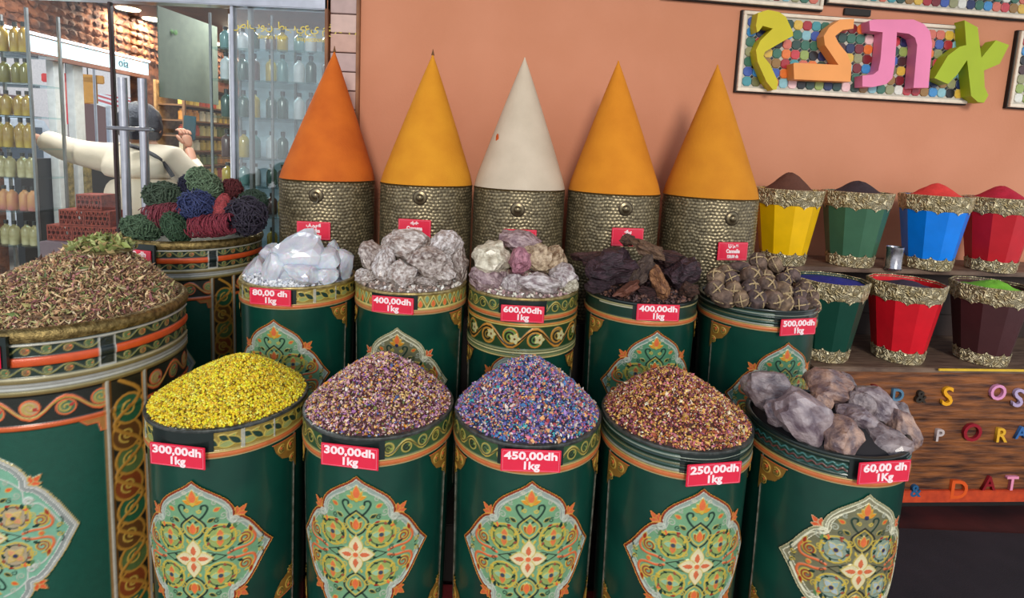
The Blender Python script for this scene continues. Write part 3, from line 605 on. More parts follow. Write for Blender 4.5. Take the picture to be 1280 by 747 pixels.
# ------------------------------------------------------------------ rocks, crystals, bark
def rock_mesh(seed, planes=14, cut=.62, rough=.08, sub=3, name='stone'):
    rnd = random.Random(seed); bm = bmesh.new(); bmesh.ops.create_icosphere(bm, subdivisions=sub, radius=1)
    ns = []
    for _ in range(planes):
        v = Vector((rnd.gauss(0, 1), rnd.gauss(0, 1), rnd.gauss(0, 1))).normalized(); ns.append((v, cut+rnd.random()*.25))
    for v in bm.verts:
        for n_, d in ns:
            k = v.co.dot(n_)-d
            if k > 0: v.co -= n_*k
        v.co += v.co.normalized()*rough*noise.noise(v.co*2.2+Vector((seed, 0, 0)))*1.5
        v.co += Vector((rnd.gauss(0, 1), rnd.gauss(0, 1), rnd.gauss(0, 1)))*rough*.12
    for ax in range(3):
        lo = min(v.co[ax] for v in bm.verts); hi = max(v.co[ax] for v in bm.verts)
        for v in bm.verts: v.co[ax] = (v.co[ax]-(lo+hi)/2)/(hi-lo)*2
    me = bpy.data.meshes.new(name); bm.to_mesh(me); bm.free(); return me
def place_rocks(rows, Y0, name, cat, group, materials, opts, yz=1.0, big=1.06):
    """rows: (px, py, width px, height px, depth Y, tilt deg, label)"""
    for i, (x, y, w_, h_, Y, tl, lab) in enumerate(rows):
        p = at(x, y, Y); s = Y/CF/2; me = rock_mesh(len(lab)*7+i*13+int(x), **opts)
        o = mobj(name, me, materials[i % len(materials)], None, p, (random.uniform(-.3, .3), -math.radians(tl), random.uniform(-.3, .3)), (w_*s*big, (w_+h_)*.5*s*big, h_*s*big*1.04)); tag(o, lab, cat, group)
M_ALUM = mat('alum', (236, 238, 244), .2, c2=(206, 210, 222), scale=1.6, sss=.5, coat=.3, bump=.25, bscale=3, trans=.2)
M_QZ = [mat('quartz%d' % k, c, .28, c2=c2, scale=4.5, bump=1, bscale=6, coat=.4) for k, (c, c2) in enumerate((((228, 220, 214), (136, 114, 104)), ((214, 202, 194), (112, 92, 84)), ((236, 230, 228), (150, 132, 124))))]
M_PQ = [mat('pinkquartz%d' % k, c, .38, c2=c2, scale=3, bump=1, bscale=6, coat=.25) for k, (c, c2) in enumerate((((232, 224, 202), (166, 154, 132)), ((190, 166, 166), (112, 84, 92)), ((214, 190, 158), (120, 92, 66)), ((220, 212, 210), (134, 114, 116))))]
M_BK = [mat('bark%d' % k, c, .55, c2=c2, scale=2.4, bump=1, bscale=5, stretch=(1, 1, 3)) for k, (c, c2) in enumerate((((72, 50, 58), (34, 22, 28)), ((86, 54, 52), (40, 24, 26)), ((104, 72, 58), (46, 30, 26))))]
M_ST = [mat('stone%d' % k, c, .36, c2=c2, scale=1.8, bump=.8, bscale=4, coat=.35) for k, (c, c2) in enumerate((((158, 142, 140), (88, 74, 78)), ((172, 156, 156), (100, 84, 92)), ((182, 144, 122), (104, 84, 86))))]
A = 1.95
place_rocks([
 (322, 338, 44, 36, 1.97, 10, 'white crystal lump leftmost in its barrel'),
 (372, 322, 78, 62, 1.93, 0, 'largest white crystal lump, whitest one in the heap centre'),
 (345, 335, 34, 40, 1.88, 0, 'white crystal lump tucked just left of the largest'),
 (401, 328, 46, 44, 1.93, -20, 'white crystal lump resting on the right side of the largest'),
 (427, 331, 32, 38, 1.98, 12, 'white crystal lump rightmost in its barrel'),
 (377, 342, 44, 26, 1.85, 0, 'white crystal lump lying front and centre at rim'),
 (337, 318, 24, 26, 2.08, 0, 'white crystal lump at the back left of the heap'),
 (417, 315, 18, 30, 2.1, 0, 'small white crystal sticking up at back right'),
 (408, 344, 30, 20, 1.88, 0, 'white crystal lump low at the right front rim')], A, 'alum_crystal', 'crystal', 'white crystals', [M_ALUM], dict(planes=11, cut=.52, rough=.05), big=1.04)
place_rocks([
 (503, 305, 58, 32, 1.98, -4, 'long clear grey crystal lying on top of the heap'),
 (467, 325, 34, 46, 1.95, 20, 'tall glassy grey crystal at the left of its barrel'),
 (480, 331, 26, 40, 1.88, 0, 'narrow glassy crystal beside the tall left one'),
 (504, 342, 38, 32, 1.84, 8, 'rounded glassy grey crystal in front centre'),
 (533, 327, 44, 36, 1.87, -15, 'large flat-faced glassy crystal right of centre'),
 (556, 309, 36, 40, 1.97, -30, 'glassy crystal leaning at the upper right'),
 (553, 341, 32, 30, 1.89, 10, 'brownish glassy crystal low at the right'),
 (573, 331, 22, 42, 1.98, 0, 'upright glassy crystal at the right rim'),
 (518, 322, 30, 26, 2.0, 0, 'bluish clear crystal wedged in the middle'),
 (458, 345, 26, 18, 1.9, 0, 'small glassy chip at the left rim'),
 (532, 351, 30, 12, 1.86, 0, 'small flat chip at the front rim')], A, 'glassy_crystal', 'crystal', 'glassy grey crystals', M_QZ, dict(planes=16, cut=.6, rough=.14), big=1.14)
place_rocks([
 (650, 302, 52, 28, 2.0, -8, 'mauve stone topping the heap under the red label'),
 (616, 322, 52, 44, 1.92, -12, 'largest pale cream stone at upper left'),
 (607, 350, 42, 34, 1.9, 0, 'grey pink stone at the lower left rim'),
 (650, 325, 26, 34, 1.9, 0, 'pink stone glowing in the heap centre'),
 (672, 322, 40, 38, 1.95, 10, 'brownish pale stone right of the pink one'),
 (693, 325, 32, 36, 1.98, -20, 'rough ochre stone at upper right'),
 (704, 346, 38, 34, 1.93, -25, 'white veined stone at the right rim'),
 (672, 353, 56, 26, 1.86, -5, 'long flat pale stone across the front'),
 (642, 357, 30, 30, 1.86, 15, 'grey stone at the front centre rim'),
 (625, 347, 20, 22, 1.93, 0, 'small stone wedged between cream and grey stones'),
 (712, 357, 22, 18, 1.9, 0, 'small stone at the far right of rim')], A, 'pale_stone', 'stone', 'pale pink and cream stones', [M_PQ[1], M_PQ[0], M_PQ[1], mat('pinkish', (196, 136, 150), .4, c2=(140, 90, 104), scale=3, bump=.9, bscale=6), M_PQ[2], M_PQ[2], M_PQ[3], M_PQ[3], M_PQ[3]], dict(planes=24, cut=.72, rough=.18))
place_rocks([
 (762, 334, 62, 46, 1.93, 8, 'largest slab of dark purple bark at left'),
 (742, 322, 56, 16, 2.0, 8, 'thin dark bark strip behind the large slab'),
 (812, 311, 54, 17, 1.97, -22, 'gnarled brown root lying on top, right end lower'),
 (785, 300, 20, 16, 1.99, 0, 'knobby brown root end before the red label'),
 (803, 338, 24, 44, 1.9, -35, 'grey brown bark piece leaning to the left'),
 (823, 352, 20, 46, 1.84, 25, 'light tan split bark pointing down at the front'),
 (852, 343, 46, 46, 1.95, -10, 'dark bark slab at the right of barrel'),
 (784, 362, 40, 12, 1.85, 30, 'reddish twig lying across the left front rim'),
 (748, 358, 34, 18, 1.88, 0, 'dark bark chip low at left rim'),
 (812, 366, 34, 16, 1.87, 0, 'dark bark chip low at front rim'),
 (862, 361, 26, 20, 1.9, 0, 'dark bark chip at right front rim'),
 (834, 325, 44, 26, 2.02, -10, 'dark bark piece at the back right')], A, 'bark_piece', 'bark', 'pieces of dark bark and root', [M_BK[0], M_BK[1], mat('root', (126, 96, 72), .7, c2=(74, 52, 40), scale=3, bump=1, bscale=6), mat('root2', (110, 76, 58), .7, c2=(64, 44, 36), scale=3, bump=1, bscale=6), mat('greybark', (96, 78, 66), .7, c2=(60, 44, 40), scale=3, bump=1, bscale=6), mat('tanbark', (166, 116, 76), .7, c2=(96, 58, 40), scale=3, bump=1, bscale=6), M_BK[0], mat('twig', (128, 76, 54), .7, c2=(70, 40, 34)), M_BK[0], M_BK[1], M_BK[2], M_BK[1]], dict(planes=16, cut=.6, rough=.2))
place_rocks([
 (960, 488, 52, 42, 1.47, -10, 'grey stone at the upper left of its barrel'),
 (1002, 522, 76, 46, 1.38, -38, 'large flat grey stone sloping across the left'),
 (1040, 487, 58, 38, 1.50, -14, 'mauve grey stone on the top middle'),
 (1072, 505, 30, 34, 1.45, 0, 'orange tinged stone in the middle of heap'),
 (1071, 527, 44, 34, 1.40, -20, 'pinkish stone right of the centre'),
 (1051, 546, 42, 44, 1.33, -12, 'purplish cracked stone low at the front centre'),
 (1098, 553, 58, 40, 1.36, 22, 'large grey stone at the front right'),
 (1093, 508, 56, 40, 1.49, -26, 'smooth grey stone at the upper right'),
 (1124, 535, 32, 50, 1.44, 22, 'narrow grey stone at the right rim'),
 (1057, 480, 30, 20, 1.54, -30, 'brown stone at the very back'),
 (974, 515, 34, 28, 1.40, 0, 'dark purple stone under the upper left one'),
 (1022, 505, 30, 26, 1.45, 0, 'small grey stone between the two largest'),
 (1116, 515, 34, 30, 1.5, 0, 'grey stone behind the right rim stones')], 1.45, 'grey_stone', 'stone', 'grey purple stones in the right front barrel', M_ST, dict(planes=13, cut=.6, rough=.09), big=1.24)

for (bx, by), col, lb, c1_ in ((CXY[0], [((230, 230, 236), 3), ((200, 204, 214), 2)], 'white crystal crumbs filling the barrel under the white lumps', (200, 202, 208)), (CXY[1], [((214, 204, 196), 3), ((150, 130, 120), 3), ((110, 92, 84), 1)], 'grey crystal crumbs under the glassy crystals', (130, 114, 104)), (CXY[2], [((214, 204, 190), 3), ((170, 140, 140), 3), ((120, 90, 90), 1)], 'pink grey crumbs under the pale stones', (140, 116, 112)), (CXY[3], [((72, 48, 46), 3), ((104, 70, 56), 2), ((44, 28, 30), 2)], 'dark bark crumbs under the bark pieces', (50, 34, 34))):
    heap(lb, 'crumbs', bx, by, 1.005, .192, .05, col, 1100, .016, (1.1, .8, .5), (0, 0), c1_, .4, name='crumb_heap')
# tied dried bundles
M_BUN = [mat('bundle%d' % k, c, .75, c2=c2, scale=40, bump=.8, bscale=80) for k, (c, c2) in enumerate((((130, 106, 90), (70, 54, 48)), ((150, 124, 98), (84, 66, 54)), ((116, 94, 88), (60, 48, 48))))]
M_STR = mat('raffia', (196, 174, 132), .8, c2=(160, 136, 98))
def bundle_proto():
    r = thing('tied_bundle', 'x', 'dried bundle')
    bm = bmesh.new(); add_lathe(bm, [(.003, -.018), (.012, -.02), (.022, -.018), (.027, -.01), (.0275, 0), (.027, .01), (.022, .018), (.014, .016), (.012, .021), (.006, .017), (.002, .019)], 20)
    for v in bm.verts: v.co *= 1+.12*noise.noise(v.co*60)
    bobj('roll', bm, M_BUN[0], r, smooth='all')
    for a in (.3, 1.7):
        P = []
        for k in range(18):
            t = 2*PI*k/18; rr = .0285; P.append((rr*math.cos(t)*math.cos(a), rr*math.cos(t)*math.sin(a), .022*math.sin(t)))
        tube('string', P, .0022, M_STR, r, 5, closed=True)
    return r
bun = bundle_proto(); brow = [(971, ['back', [(958, 326, 2.02), (1003, 335, 2.05), (982, 331, 2.06), (933, 330, 2.03)]])]
rowsB = [('top row', [(905, 340, 1.97), (926, 337, 2.0), (948, 327, 2.01), (968, 330, 2.02), (990, 343, 2.04)]),
         ('second row', [(896, 349, 1.93), (915, 349, 1.92), (938, 345, 1.93), (958, 347, 1.93), (978, 351, 1.95), (1003, 360, 1.98)]),
         ('third row', [(894, 362, 1.89), (917, 361, 1.87), (936, 362, 1.87), (956, 358, 1.88), (976, 363, 1.89), (998, 369, 1.92), (1013, 373, 1.97)]),
         ('front row', [(905, 372, 1.86), (927, 373, 1.83), (945, 375, 1.82), (965, 374, 1.81), (977, 380, 1.81), (999, 381, 1.84), (1012, 384, 1.89)])]
ordw = ['first', 'second', 'third', 'fourth', 'fifth', 'sixth', 'seventh', 'eighth', 'ninth', 'tenth', 'eleventh', 'twelfth', 'thirteenth', 'fourteenth']
first = True
for rn, lst in rowsB:
    for i, (x, y, Y) in enumerate(lst):
        lab = 'brown tied bundle, %s from left in the %s of heap priced 500,00dh' % (ordw[i], rn)
        rot = (random.uniform(.5, 1.7), random.uniform(-.5, .5), random.uniform(-.8, .8)); s_ = random.uniform(1.02, 1.3)
        o = bun if first else dup(bun)
        first = False; o.location = at(x, y, Y); o.rotation_euler = rot; o.scale = (s_*.92, s_*.92, s_*1.45); o['label'] = lab; o['group'] = 'tied brown bundles'
        o.children[0].material_slots[0].link = 'OBJECT'; o.children[0].material_slots[0].material = M_BUN[(i+len(rn)) % 3]

# dyed root bundles (balls and rolls of strands)
def strands(seed, kind, n=190):
    rnd = random.Random(seed); bm = bmesh.new()
    bmesh.ops.create_icosphere(bm, subdivisions=2, radius=.8)
    if kind == 'roll':
        for v in bm.verts: v.co.x *= 1.5
    for _ in range(n):
        P = []
        if kind == 'ball':
            a = Vector((rnd.gauss(0, 1), rnd.gauss(0, 1), rnd.gauss(0, 1))).normalized(); b = a.orthogonal().normalized(); c_ = a.cross(b)
            t0 = rnd.random()*6; R = rnd.uniform(.8, 1.05); ln = rnd.uniform(1, 2.4); tw = rnd.uniform(-.4, .4)
            for k in range(7):
                t = t0+ln*k/6; rr = R*(1+.08*math.sin(k*2.1+seed)); P.append(b*rr*math.cos(t)+c_*rr*math.sin(t)+a*tw*math.sin(t*1.3))
        elif kind == 'roll':
            x0 = rnd.uniform(-1.45, 1.45); t0 = rnd.random()*6; sl = rnd.uniform(-.5, .5); R = rnd.uniform(.78, 1.02)
            for k in range(7):
                t = t0+1.8*k/6; x = x0+sl*(k/6-.5); rr = R*(1-.12*abs(x/1.5)**3); P.append((x, rr*math.cos(t), rr*math.sin(t)))
        else:       # cone of strands hanging from a top knot
            a = rnd.random()*6.28; R = rnd.uniform(.6, 1.0)
            for k in range(7):
                t = k/6; rr = .15+R*t**.8*(1-.25*t); P.append((rr*math.cos(a+.6*t), rr*math.sin(a+.6*t), 1.3-2.1*t))
        add_tube(bm, P, rnd.uniform(.028, .045), 4)
    me = bpy.data.meshes.new('strands'); bmesh.ops.recalc_face_normals(bm, faces=bm.faces); bm.to_mesh(me); bm.free(); return me
SM = {k: [strands(s_, k) for s_ in (1, 2)] for k in ('ball', 'roll', 'knot')}
def smt(n, c): return mat('dyed_'+n, c, .75, c2=tuple(int(v*.5) for v in c), scale=16, bump=.3)
for (x, y, w_, h_, Y, kind, mm, rot, lab) in [
 (177, 285, 44, 30, 2.07, 'ball', smt('green', (92, 122, 90)), .3, 'green root bundle lying at the front left of rim'),
 (208, 272, 52, 36, 2.12, 'roll', smt('rose', (160, 70, 84)), .35, 'rose red root roll left of the blue bundle'),
 (220, 285, 42, 28, 2.04, 'ball', smt('moss', (72, 106, 76)), 1, 'moss green root bundle at front centre'),
 (265, 282, 52, 28, 2.04, 'roll', smt('crimson', (164, 58, 76)), -.1, 'crimson root roll at front right of centre'),
 (248, 259, 44, 40, 2.12, 'ball', smt('blue', (60, 72, 124)), .6, 'deep blue root bundle in the heap centre'),
 (279, 263, 36, 40, 2.14, 'knot', smt('coral', (190, 76, 80)), .2, 'coral pink root bundle with a top knot'),
 (308, 270, 46, 48, 2.12, 'ball', smt('violet', (56, 48, 66)), .5, 'dark violet root bundle at the right rim'),
 (207, 246, 48, 34, 2.22, 'ball', smt('olive', (80, 100, 78)), .2, 'olive green root bundle at the back left'),
 (257, 232, 48, 32, 2.22, 'ball', smt('sage', (122, 150, 116)), .9, 'light sage root bundle on the very top'),
 (237, 230, 24, 28, 2.26, 'ball', smt('navy', (44, 44, 74)), 1.2, 'small navy root bundle beside the top one'),
 (289, 237, 26, 26, 2.3, 'ball', smt('wine', (120, 50, 54)), 0, 'wine red root bundle at the back right'),
 (316, 252, 34, 28, 2.26, 'ball', smt('bottle', (60, 84, 66)), 0, 'bottle green root bundle behind the violet one')]:
    p = at(x, y, Y); s_ = Y/CF/2; k = 1/1.5 if kind == 'roll' else 1
    o = mobj('root_bundle', SM[kind][int(x) % 2], mm, None, p, (0.2 if kind != 'ball' else rot*2, -.15 if kind == 'roll' else rot, 0 if kind != 'ball' else rot), (w_*s_*k*1.05, min(w_, h_)*s_, h_*s_*(1.05 if kind != 'knot' else .85)))
    tag(o, lab, 'root bundle', 'dyed root bundles')
o = tube('loose_strand', [at(x, y, 2.2) for x, y in catmull([(231, 223), (236, 213), (244, 210), (250, 216), (249, 226)], 4)], .004, smt('sage', (122, 150, 116))); tag(o, 'loose pale green strand looping above the root bundles', 'root strand')
o = lathe('root_tray', [(.02, 0), (.235, 0), (.245, .012), (.235, .018), (.02, .016)], M_BLACK, None, 48, loc=(-1.32, 2.25, 1.055)); tag(o, 'black tray under the dyed root bundles inside the barrel', 'tray')

# ------------------------------------------------------------------ wooden spice stand on the right
UX0 = 1.30; UW = 2.9
stand = thing('wooden_stand', 'stepped dark wood spice stand with small coloured letters on its front', 'stand', (UX0, 2.215+.085*(UX0-1.3), 0), WA*.9)
def splanks(z0, z1, n, y0, y1, nm='plank'):
    h = (z1-z0)/n
    for k in range(n): box(nm, 0, UW, y0+(k % 2)*.002, y1, z0+k*h+.0008, z0+(k+1)*h-.0008, M_WOOD if nm == 'plank' else mat('recess_shade_wood', (44, 26, 18), .7, scale=8, stretch=(1, 1, 6)), stand, bev=.0015)
splanks(.1, .645, 5, 0, .03)
box('kick_board', 0, UW, -.012, .03, .045, .1, M_ORSTRIP, stand, bev=.003)
box('plinth', .01, UW, .03, .3, 0, .09, M_BLACK, stand)
box('lower_shelf', -.01, UW, -.02, .42, .645, .665, M_WOODTOP, stand, bev=.004)
splanks(.665, 1.0, 3, .41, .43, 'riser_plank')  # risers coloured dark to paint in the shade behind the lower buckets
box('upper_shelf', -.18, UW, .26, .56, 1.012, 1.034, M_WOODTOP, stand, bev=.004)
box('end_panel', -.0, .02, .03, .42, 0, .645, M_WOOD, stand)
ZL, ZU = .665, 1.034
# embossed metal rims of the buckets
M_EMB = mat('embossed_metal', (226, 212, 174), .4, .35, c2=(176, 154, 106), scale=46)
_n = M_EMB.node_tree; _b = _n.nodes['Principled BSDF']; _t = _n.nodes.new('ShaderNodeTexCoord'); _z = _n.nodes.new('ShaderNodeTexNoise'); _z.inputs['Scale'].default_value = 34; _z.inputs['Detail'].default_value = 0; _z.inputs['Distortion'].default_value = .6
_m = _n.nodes.new('ShaderNodeMath'); _m.operation = 'MULTIPLY'; _m.inputs[1].default_value = 46; _s = _n.nodes.new('ShaderNodeMath'); _s.operation = 'SINE'   # contour lines of a soft noise: curling chased scrolls
_n.links.new(_t.outputs['Object'], _z.inputs['Vector']); _n.links.new(_z.outputs['Fac'], _m.inputs[0]); _n.links.new(_m.outputs[0], _s.inputs[0])
_p = _n.nodes.new('ShaderNodeBump'); _p.inputs['Strength'].default_value = .9; _p.inputs['Distance'].default_value = .004; _n.links.new(_s.outputs[0], _p.inputs['Height']); _n.links.new(_p.outputs[0], _b.inputs['Normal'])
_r = _n.nodes.new('ShaderNodeMapRange'); _r.inputs['From Min'].default_value = -1; _r.inputs['To Min'].default_value = .55; _r.inputs['To Max'].default_value = 1.25; _n.links.new(_s.outputs[0], _r.inputs['Value'])
_v = _n.nodes.new('ShaderNodeVectorMath'); _v.operation = 'SCALE'; _n.links.new(_b.inputs['Base Color'].links[0].from_socket, _v.inputs[0]); _n.links.new(_r.outputs[0], _v.inputs['Scale']); _n.links.new(_v.outputs[0], _b.inputs['Base Color'])
def bucket_mesh():
    n = 10; H = .34; R0, R1 = .1, .158
    def ring(z, dr=0):
        r = R0+(R1-R0)*z/H+dr; return [(r*math.sin(2*PI*(i+.5)/n), -r*math.cos(2*PI*(i+.5)/n), z) for i in range(n)]
    def build(zs, drs, cap0=False, zig=None, zigtop=False):
        bm = bmesh.new(); rings = []
        for z, dr in zip(zs, drs):
            rings.append([bm.verts.new(p) for p in ring(z, dr)])
        for a, b in zip(rings, rings[1:]):
            for i in range(n): bm.faces.new((a[i], a[(i+1) % n], b[(i+1) % n], b[i]))
        if cap0: bm.faces.new(rings[0])
        return bm
    body = build([0, .002, H-.002, H-.002, .27], [-.01, 0, 0, -.006, -.008], True)
    top = build([.272, .274, .335, .34, .342, .33], [.001, .0035, .004, .003, -.004, -.007])
    bot = build([.001, .003, .05, .052], [.001, .004, .004, .001])
    # pointed teeth hanging from the top band, rising from the lower band
    def teeth(bm, z, dz):
        for i in range(n):
            for (u0, u1) in ((0.2, .8),):
                def P(u, zz):
                    r = R0+(R1-R0)*zz/H+.0035; a = 2*PI*(i+.5)/n; b = 2*PI*(i+1.5)/n
                    return Vector((r*((1-u)*math.sin(a)+u*math.sin(b)), -r*((1-u)*math.cos(a)+u*math.cos(b)), zz))
                um = (u0+u1)/2; v = [bm.verts.new(P(*q)) for q in ((u0, z), (u1, z), (um+.1, z+dz*.4), (um, z+dz), (um-.1, z+dz*.4))]
                bm.faces.new(v if dz > 0 else v[::-1])
    teeth(top, .273, -.016); teeth(bot, .05, .016)
    return body, top, bot
bb, bt, bo = bucket_mesh()
def mk(bm, nm):
    me = bpy.data.meshes.new(nm); bmesh.ops.recalc_face_normals(bm, faces=bm.faces); bm.to_mesh(me); bm.free(); return me
bb, bt, bo = mk(bb, 'body'), mk(bt, 'rim_band'), mk(bo, 'base_band')
def bucket(cn, c, px, py, Y, z, lab, powder=None, ph=0, plab=None, pcat='spice', peakx=0, ins=.29, sc=.93, sz=1.03):
    p = at(px, py, Y)
    r = thing('spice_bucket', lab, 'bucket', (p.x, Y, z), WA, 'faceted metal trimmed buckets')
    mobj('body', bb, mat('bucket_'+cn, c, .42, var=.12, scale=12, coat=.08, bump=.1, spec=.3), r, scl=(sc, sc, sz)); mobj('rim_band', bt, M_EMB, r, scl=(sc, sc, sz)); mobj('base_band', bo, M_EMB, r, scl=(sc, sc, sz))
    if powder:
        R = (.1+.058*ins/.34)*sc-.012; bm = bmesh.new(); K = 14; n = 32; rg = []
        for k in range(K):
            q = 1-k/(K-1); hh = ph*(.5+.5*math.cos(PI*min(1, q*1.05)))+.012*(1-q)
            rg.append([bm.verts.new((R*q*math.sin(2*PI*j/n)+peakx*(1-q), -R*q*math.cos(2*PI*j/n), hh+.004*noise.noise((q*5, j*.4, px)))) for j in range(n)] if q > 0 else None)
        top = bm.verts.new((peakx, 0, ph+.012)); rg = rg[:-1]
        for a, b in zip(rg, rg[1:]):
            for j in range(n): bm.faces.new((a[j], a[(j+1) % n], b[(j+1) % n], b[j]))
        for j in range(n): bm.faces.new((rg[-1][j], rg[-1][(j+1) % n], top))
        bm.faces.new(rg[0])
        o = bobj('powder_heap', bm, mat('powder_'+cn+'b', powder, .92, bump=.25, bscale=120), None, (p.x, Y, z+ins*sz), (0, 0, WA), True); tag(o, plab, pcat)
    return r
bucket('yellow', (240, 188, 0), 977, 325, 2.55, ZU, 'yellow faceted bucket, leftmost on the upper shelf', (96, 58, 44), .075, 'brown powder heap in the yellow bucket', ins=.33)
bucket('green', (62, 104, 78), 1061, 330, 2.58, ZU, 'green faceted bucket on the upper shelf', (58, 44, 50), .05, 'dark grey powder heap in the upper green bucket', ins=.33)
bucket('blue', (0, 128, 236), 1158, 333, 2.59, ZU, 'bright blue faceted bucket on the upper shelf', (226, 62, 56), .055, 'bright red powder heap in the blue bucket', ins=.33)
bucket('red', (196, 26, 40), 1237, 337, 2.61, ZU, 'dark red faceted bucket, rightmost on the upper shelf', (186, 24, 54), .055, 'crimson powder heap in the upper red bucket', ins=.33)
bucket('darkgreen', (16, 66, 52), 1026, 458, 2.33, ZL, 'dark green faceted bucket on the lower shelf', (34, 38, 140), .006, 'deep blue pigment powder in the dark green bucket', ins=.326)
bucket('scarlet', (214, 20, 36), 1119, 460, 2.35, ZL, 'scarlet faceted bucket on the lower shelf', (58, 44, 66), .02, 'dark violet powder in the scarlet bucket', ins=.312)
bucket('brown', (72, 38, 40), 1223, 462, 2.37, ZL, 'dark brown faceted bucket, rightmost on the lower shelf', (120, 190, 50), .03, 'lime green powder in the dark brown bucket', peakx=.02, ins=.316)
p = at(1112, 334, 2.52)
cup = lathe('tin_cup', [(.028, 0), (.034, .001), (.036, .006), (.036, .012), (.0345, .014), (.0345, .09), (.037, .1), (.037, .106), (.035, .108), (.033, .104), (.031, .01), (.002, .008)], mat('tin', (176, 174, 180), .25, .9, c2=(130, 128, 132)), None, 32, loc=(p.x, 2.5, ZU)); tag(cup, 'small tin cup between green and blue buckets on the upper shelf', 'cup')
o = box('yellow_edging', 0, .5, -.006, .002, -.004, .006, mat('yellow_paint', (226, 186, 50), .5), None, .002, loc=(at(1228, 461, 2.24).x-.2, 2.2+.085*.65-.03, ZL+.0), rot=(0, 0, WA)); tag(o, 'yellow painted strip along lower shelf edge under the brown bucket', 'strip')
# letters fixed on the wooden front
LT = [('R', 1092, 487, 15, (130, 24, 30), 'dark red letter R half behind the grey stones'), ('D', 1120, 493, 17, (84, 124, 150), 'blue letter D in the top row on the wood'), ('&', 1149, 495, 17, (50, 42, 34), 'dark brown ampersand shaped letter in the top row'),
      ('S', 1182, 495, 26, (240, 170, 30), 'large golden yellow letter S in the top row'), ('O', 1245, 490, 21, (226, 150, 190), 'pink letter O in the top row on the wood'), ('S', 1270, 497, 25, (186, 166, 200), 'lavender letter S at the right end of the top row'),
      ('P', 1172, 543, 17, (196, 180, 176), 'pale grey letter in the middle row on the wood'), ('O', 1213, 540, 25, (150, 24, 40), 'thick dark red letter O in the middle row'), ('R', 1249, 543, 20, (232, 176, 50), 'yellow letter R in the middle row on the wood'), ('A', 1274, 540, 17, (60, 110, 170), 'blue letter A at the right end of middle row'),
      ('&', 1142, 612, 17, (40, 90, 130), 'dark blue letter in the bottom row beside the barrel'), ('D', 1196, 611, 27, (226, 90, 34), 'large orange letter D in the bottom row on the wood'), ('A', 1234, 603, 20, (140, 24, 34), 'dark red letter A in the bottom row on the wood'), ('T', 1262, 603, 20, (240, 150, 180), 'pink letter T in the bottom row on the wood')]
for s, x, y, hpx, c, lab in LT:
    Yf = 2.2
    for _ in range(3): q = at(x, y, Yf); Yf = 2.215+math.tan(WA*.9)*(q.x-UX0)
    o = text('letter', s, hpx*Yf/CF*1.35, mat('letter_%d_%d_%d' % c, c, .4, var=.05), None, (q.x, Yf-.007, q.z), (PI/2, 0, WA*.9), .006, 1, .0016); tag(o, lab, 'letter', 'small coloured letters on the wooden stand')

# ------------------------------------------------------------------ mosaic boards with big letters on the wall
TC = [(200, 60, 70), (120, 26, 34), (60, 90, 170), (30, 44, 90), (70, 150, 160), (140, 190, 200), (60, 140, 200), (230, 120, 50), (150, 150, 110), (110, 110, 70), (24, 24, 28), (226, 226, 216), (56, 110, 90), (70, 40, 40), (220, 180, 70), (210, 110, 90), (150, 170, 90), (170, 40, 50), (150, 110, 50), (240, 200, 200), (40, 70, 60)]
TM = [mat('tile_%d' % i, c, .3, var=.12, scale=60, coat=.4) for i, c in enumerate(TC)]
TS = .0472
def tile_mesh():
    bm = bmesh.new(); r = TS*.485; c = .011; P = [(-r, -r+c), (-r+c, -r), (r-c, -r), (r, -r+c), (r, r-c), (r-c, r), (-r+c, r), (-r, r-c)]
    A = [bm.verts.new((x, 0, z)) for x, z in P]; B = [bm.verts.new((x*.96, -.004, z*.96)) for x, z in P]; C_ = [bm.verts.new((x*.88, -.005, z*.88)) for x, z in P]
    for a, b in ((A, B), (B, C_)):
        for i in range(8): bm.faces.new((a[i], a[(i+1) % 8], b[(i+1) % 8], b[i]))
    bm.faces.new(C_); bmesh.ops.recalc_face_normals(bm, faces=bm.faces); me = bpy.data.meshes.new('mosaic_tile'); bm.to_mesh(me); bm.free(); me.materials.append(TM[0]); return me
TILE = tile_mesh()
def board(x0, z0, cols, rows, lab, tilt=0):
    W = cols*TS+.05; Hh = rows*TS+.05
    th = WA
    r = thing('mosaic_board', lab, 'mosaic board', (x0, wallY(x0)-.022, z0), th, 'mosaic boards high on the wall'); r.rotation_euler = (0, tilt, th)
    box('backing', 0, W, -.0, .02, 0, Hh, mat('grout', (196, 190, 176), .8), r)
    bm = bmesh.new(); f = .016
    for a in ((0, W, 0, f), (0, W, Hh-f, Hh), (0, f, f, Hh-f), (W-f, W, f, Hh-f)): add_box(bm, a[0], a[1], -.012, .0, a[2], a[3], .002)
    bobj('frame', bm, mat('frame_white', (236, 222, 202), .6), r)
    box('dark_edge', -.006, W+.006, .004, .0215, -.006, Hh+.006, mat('board_edge', (30, 22, 20), .7), r)
    rnd = random.Random(int(x0*100)); bm = bmesh.new()
    for i in range(cols):
        for j in range(rows):
            mobj('tile', TILE, TM[rnd.randrange(len(TM))], r, (.025+(i+.5)*TS, -.0005, .025+(j+.5)*TS))
            if i and j and rnd.random() < .7:
                cx, cz = .025+i*TS, .025+j*TS; d = .0085
                v = [bm.verts.new(q) for q in ((cx-d, -.003, cz), (cx, -.003, cz-d), (cx+d, -.003, cz), (cx, -.003, cz+d))]; u = [bm.verts.new((q.co.x, 0, q.co.z)) for q in v]
                bm.faces.new(v)
                for k in range(4): bm.faces.new((v[k], u[k], u[(k+1) % 4], v[(k+1) % 4]))
    o = bobj('corner_tiles', bm, TM[10], r); o['kind'] = 'stuff'
    return r
def xw(px, py):      # wall point under a pixel
    Y = 2.7
    for _ in range(6): q = at(px, py, Y); Y = wallY(q.x)
    return q
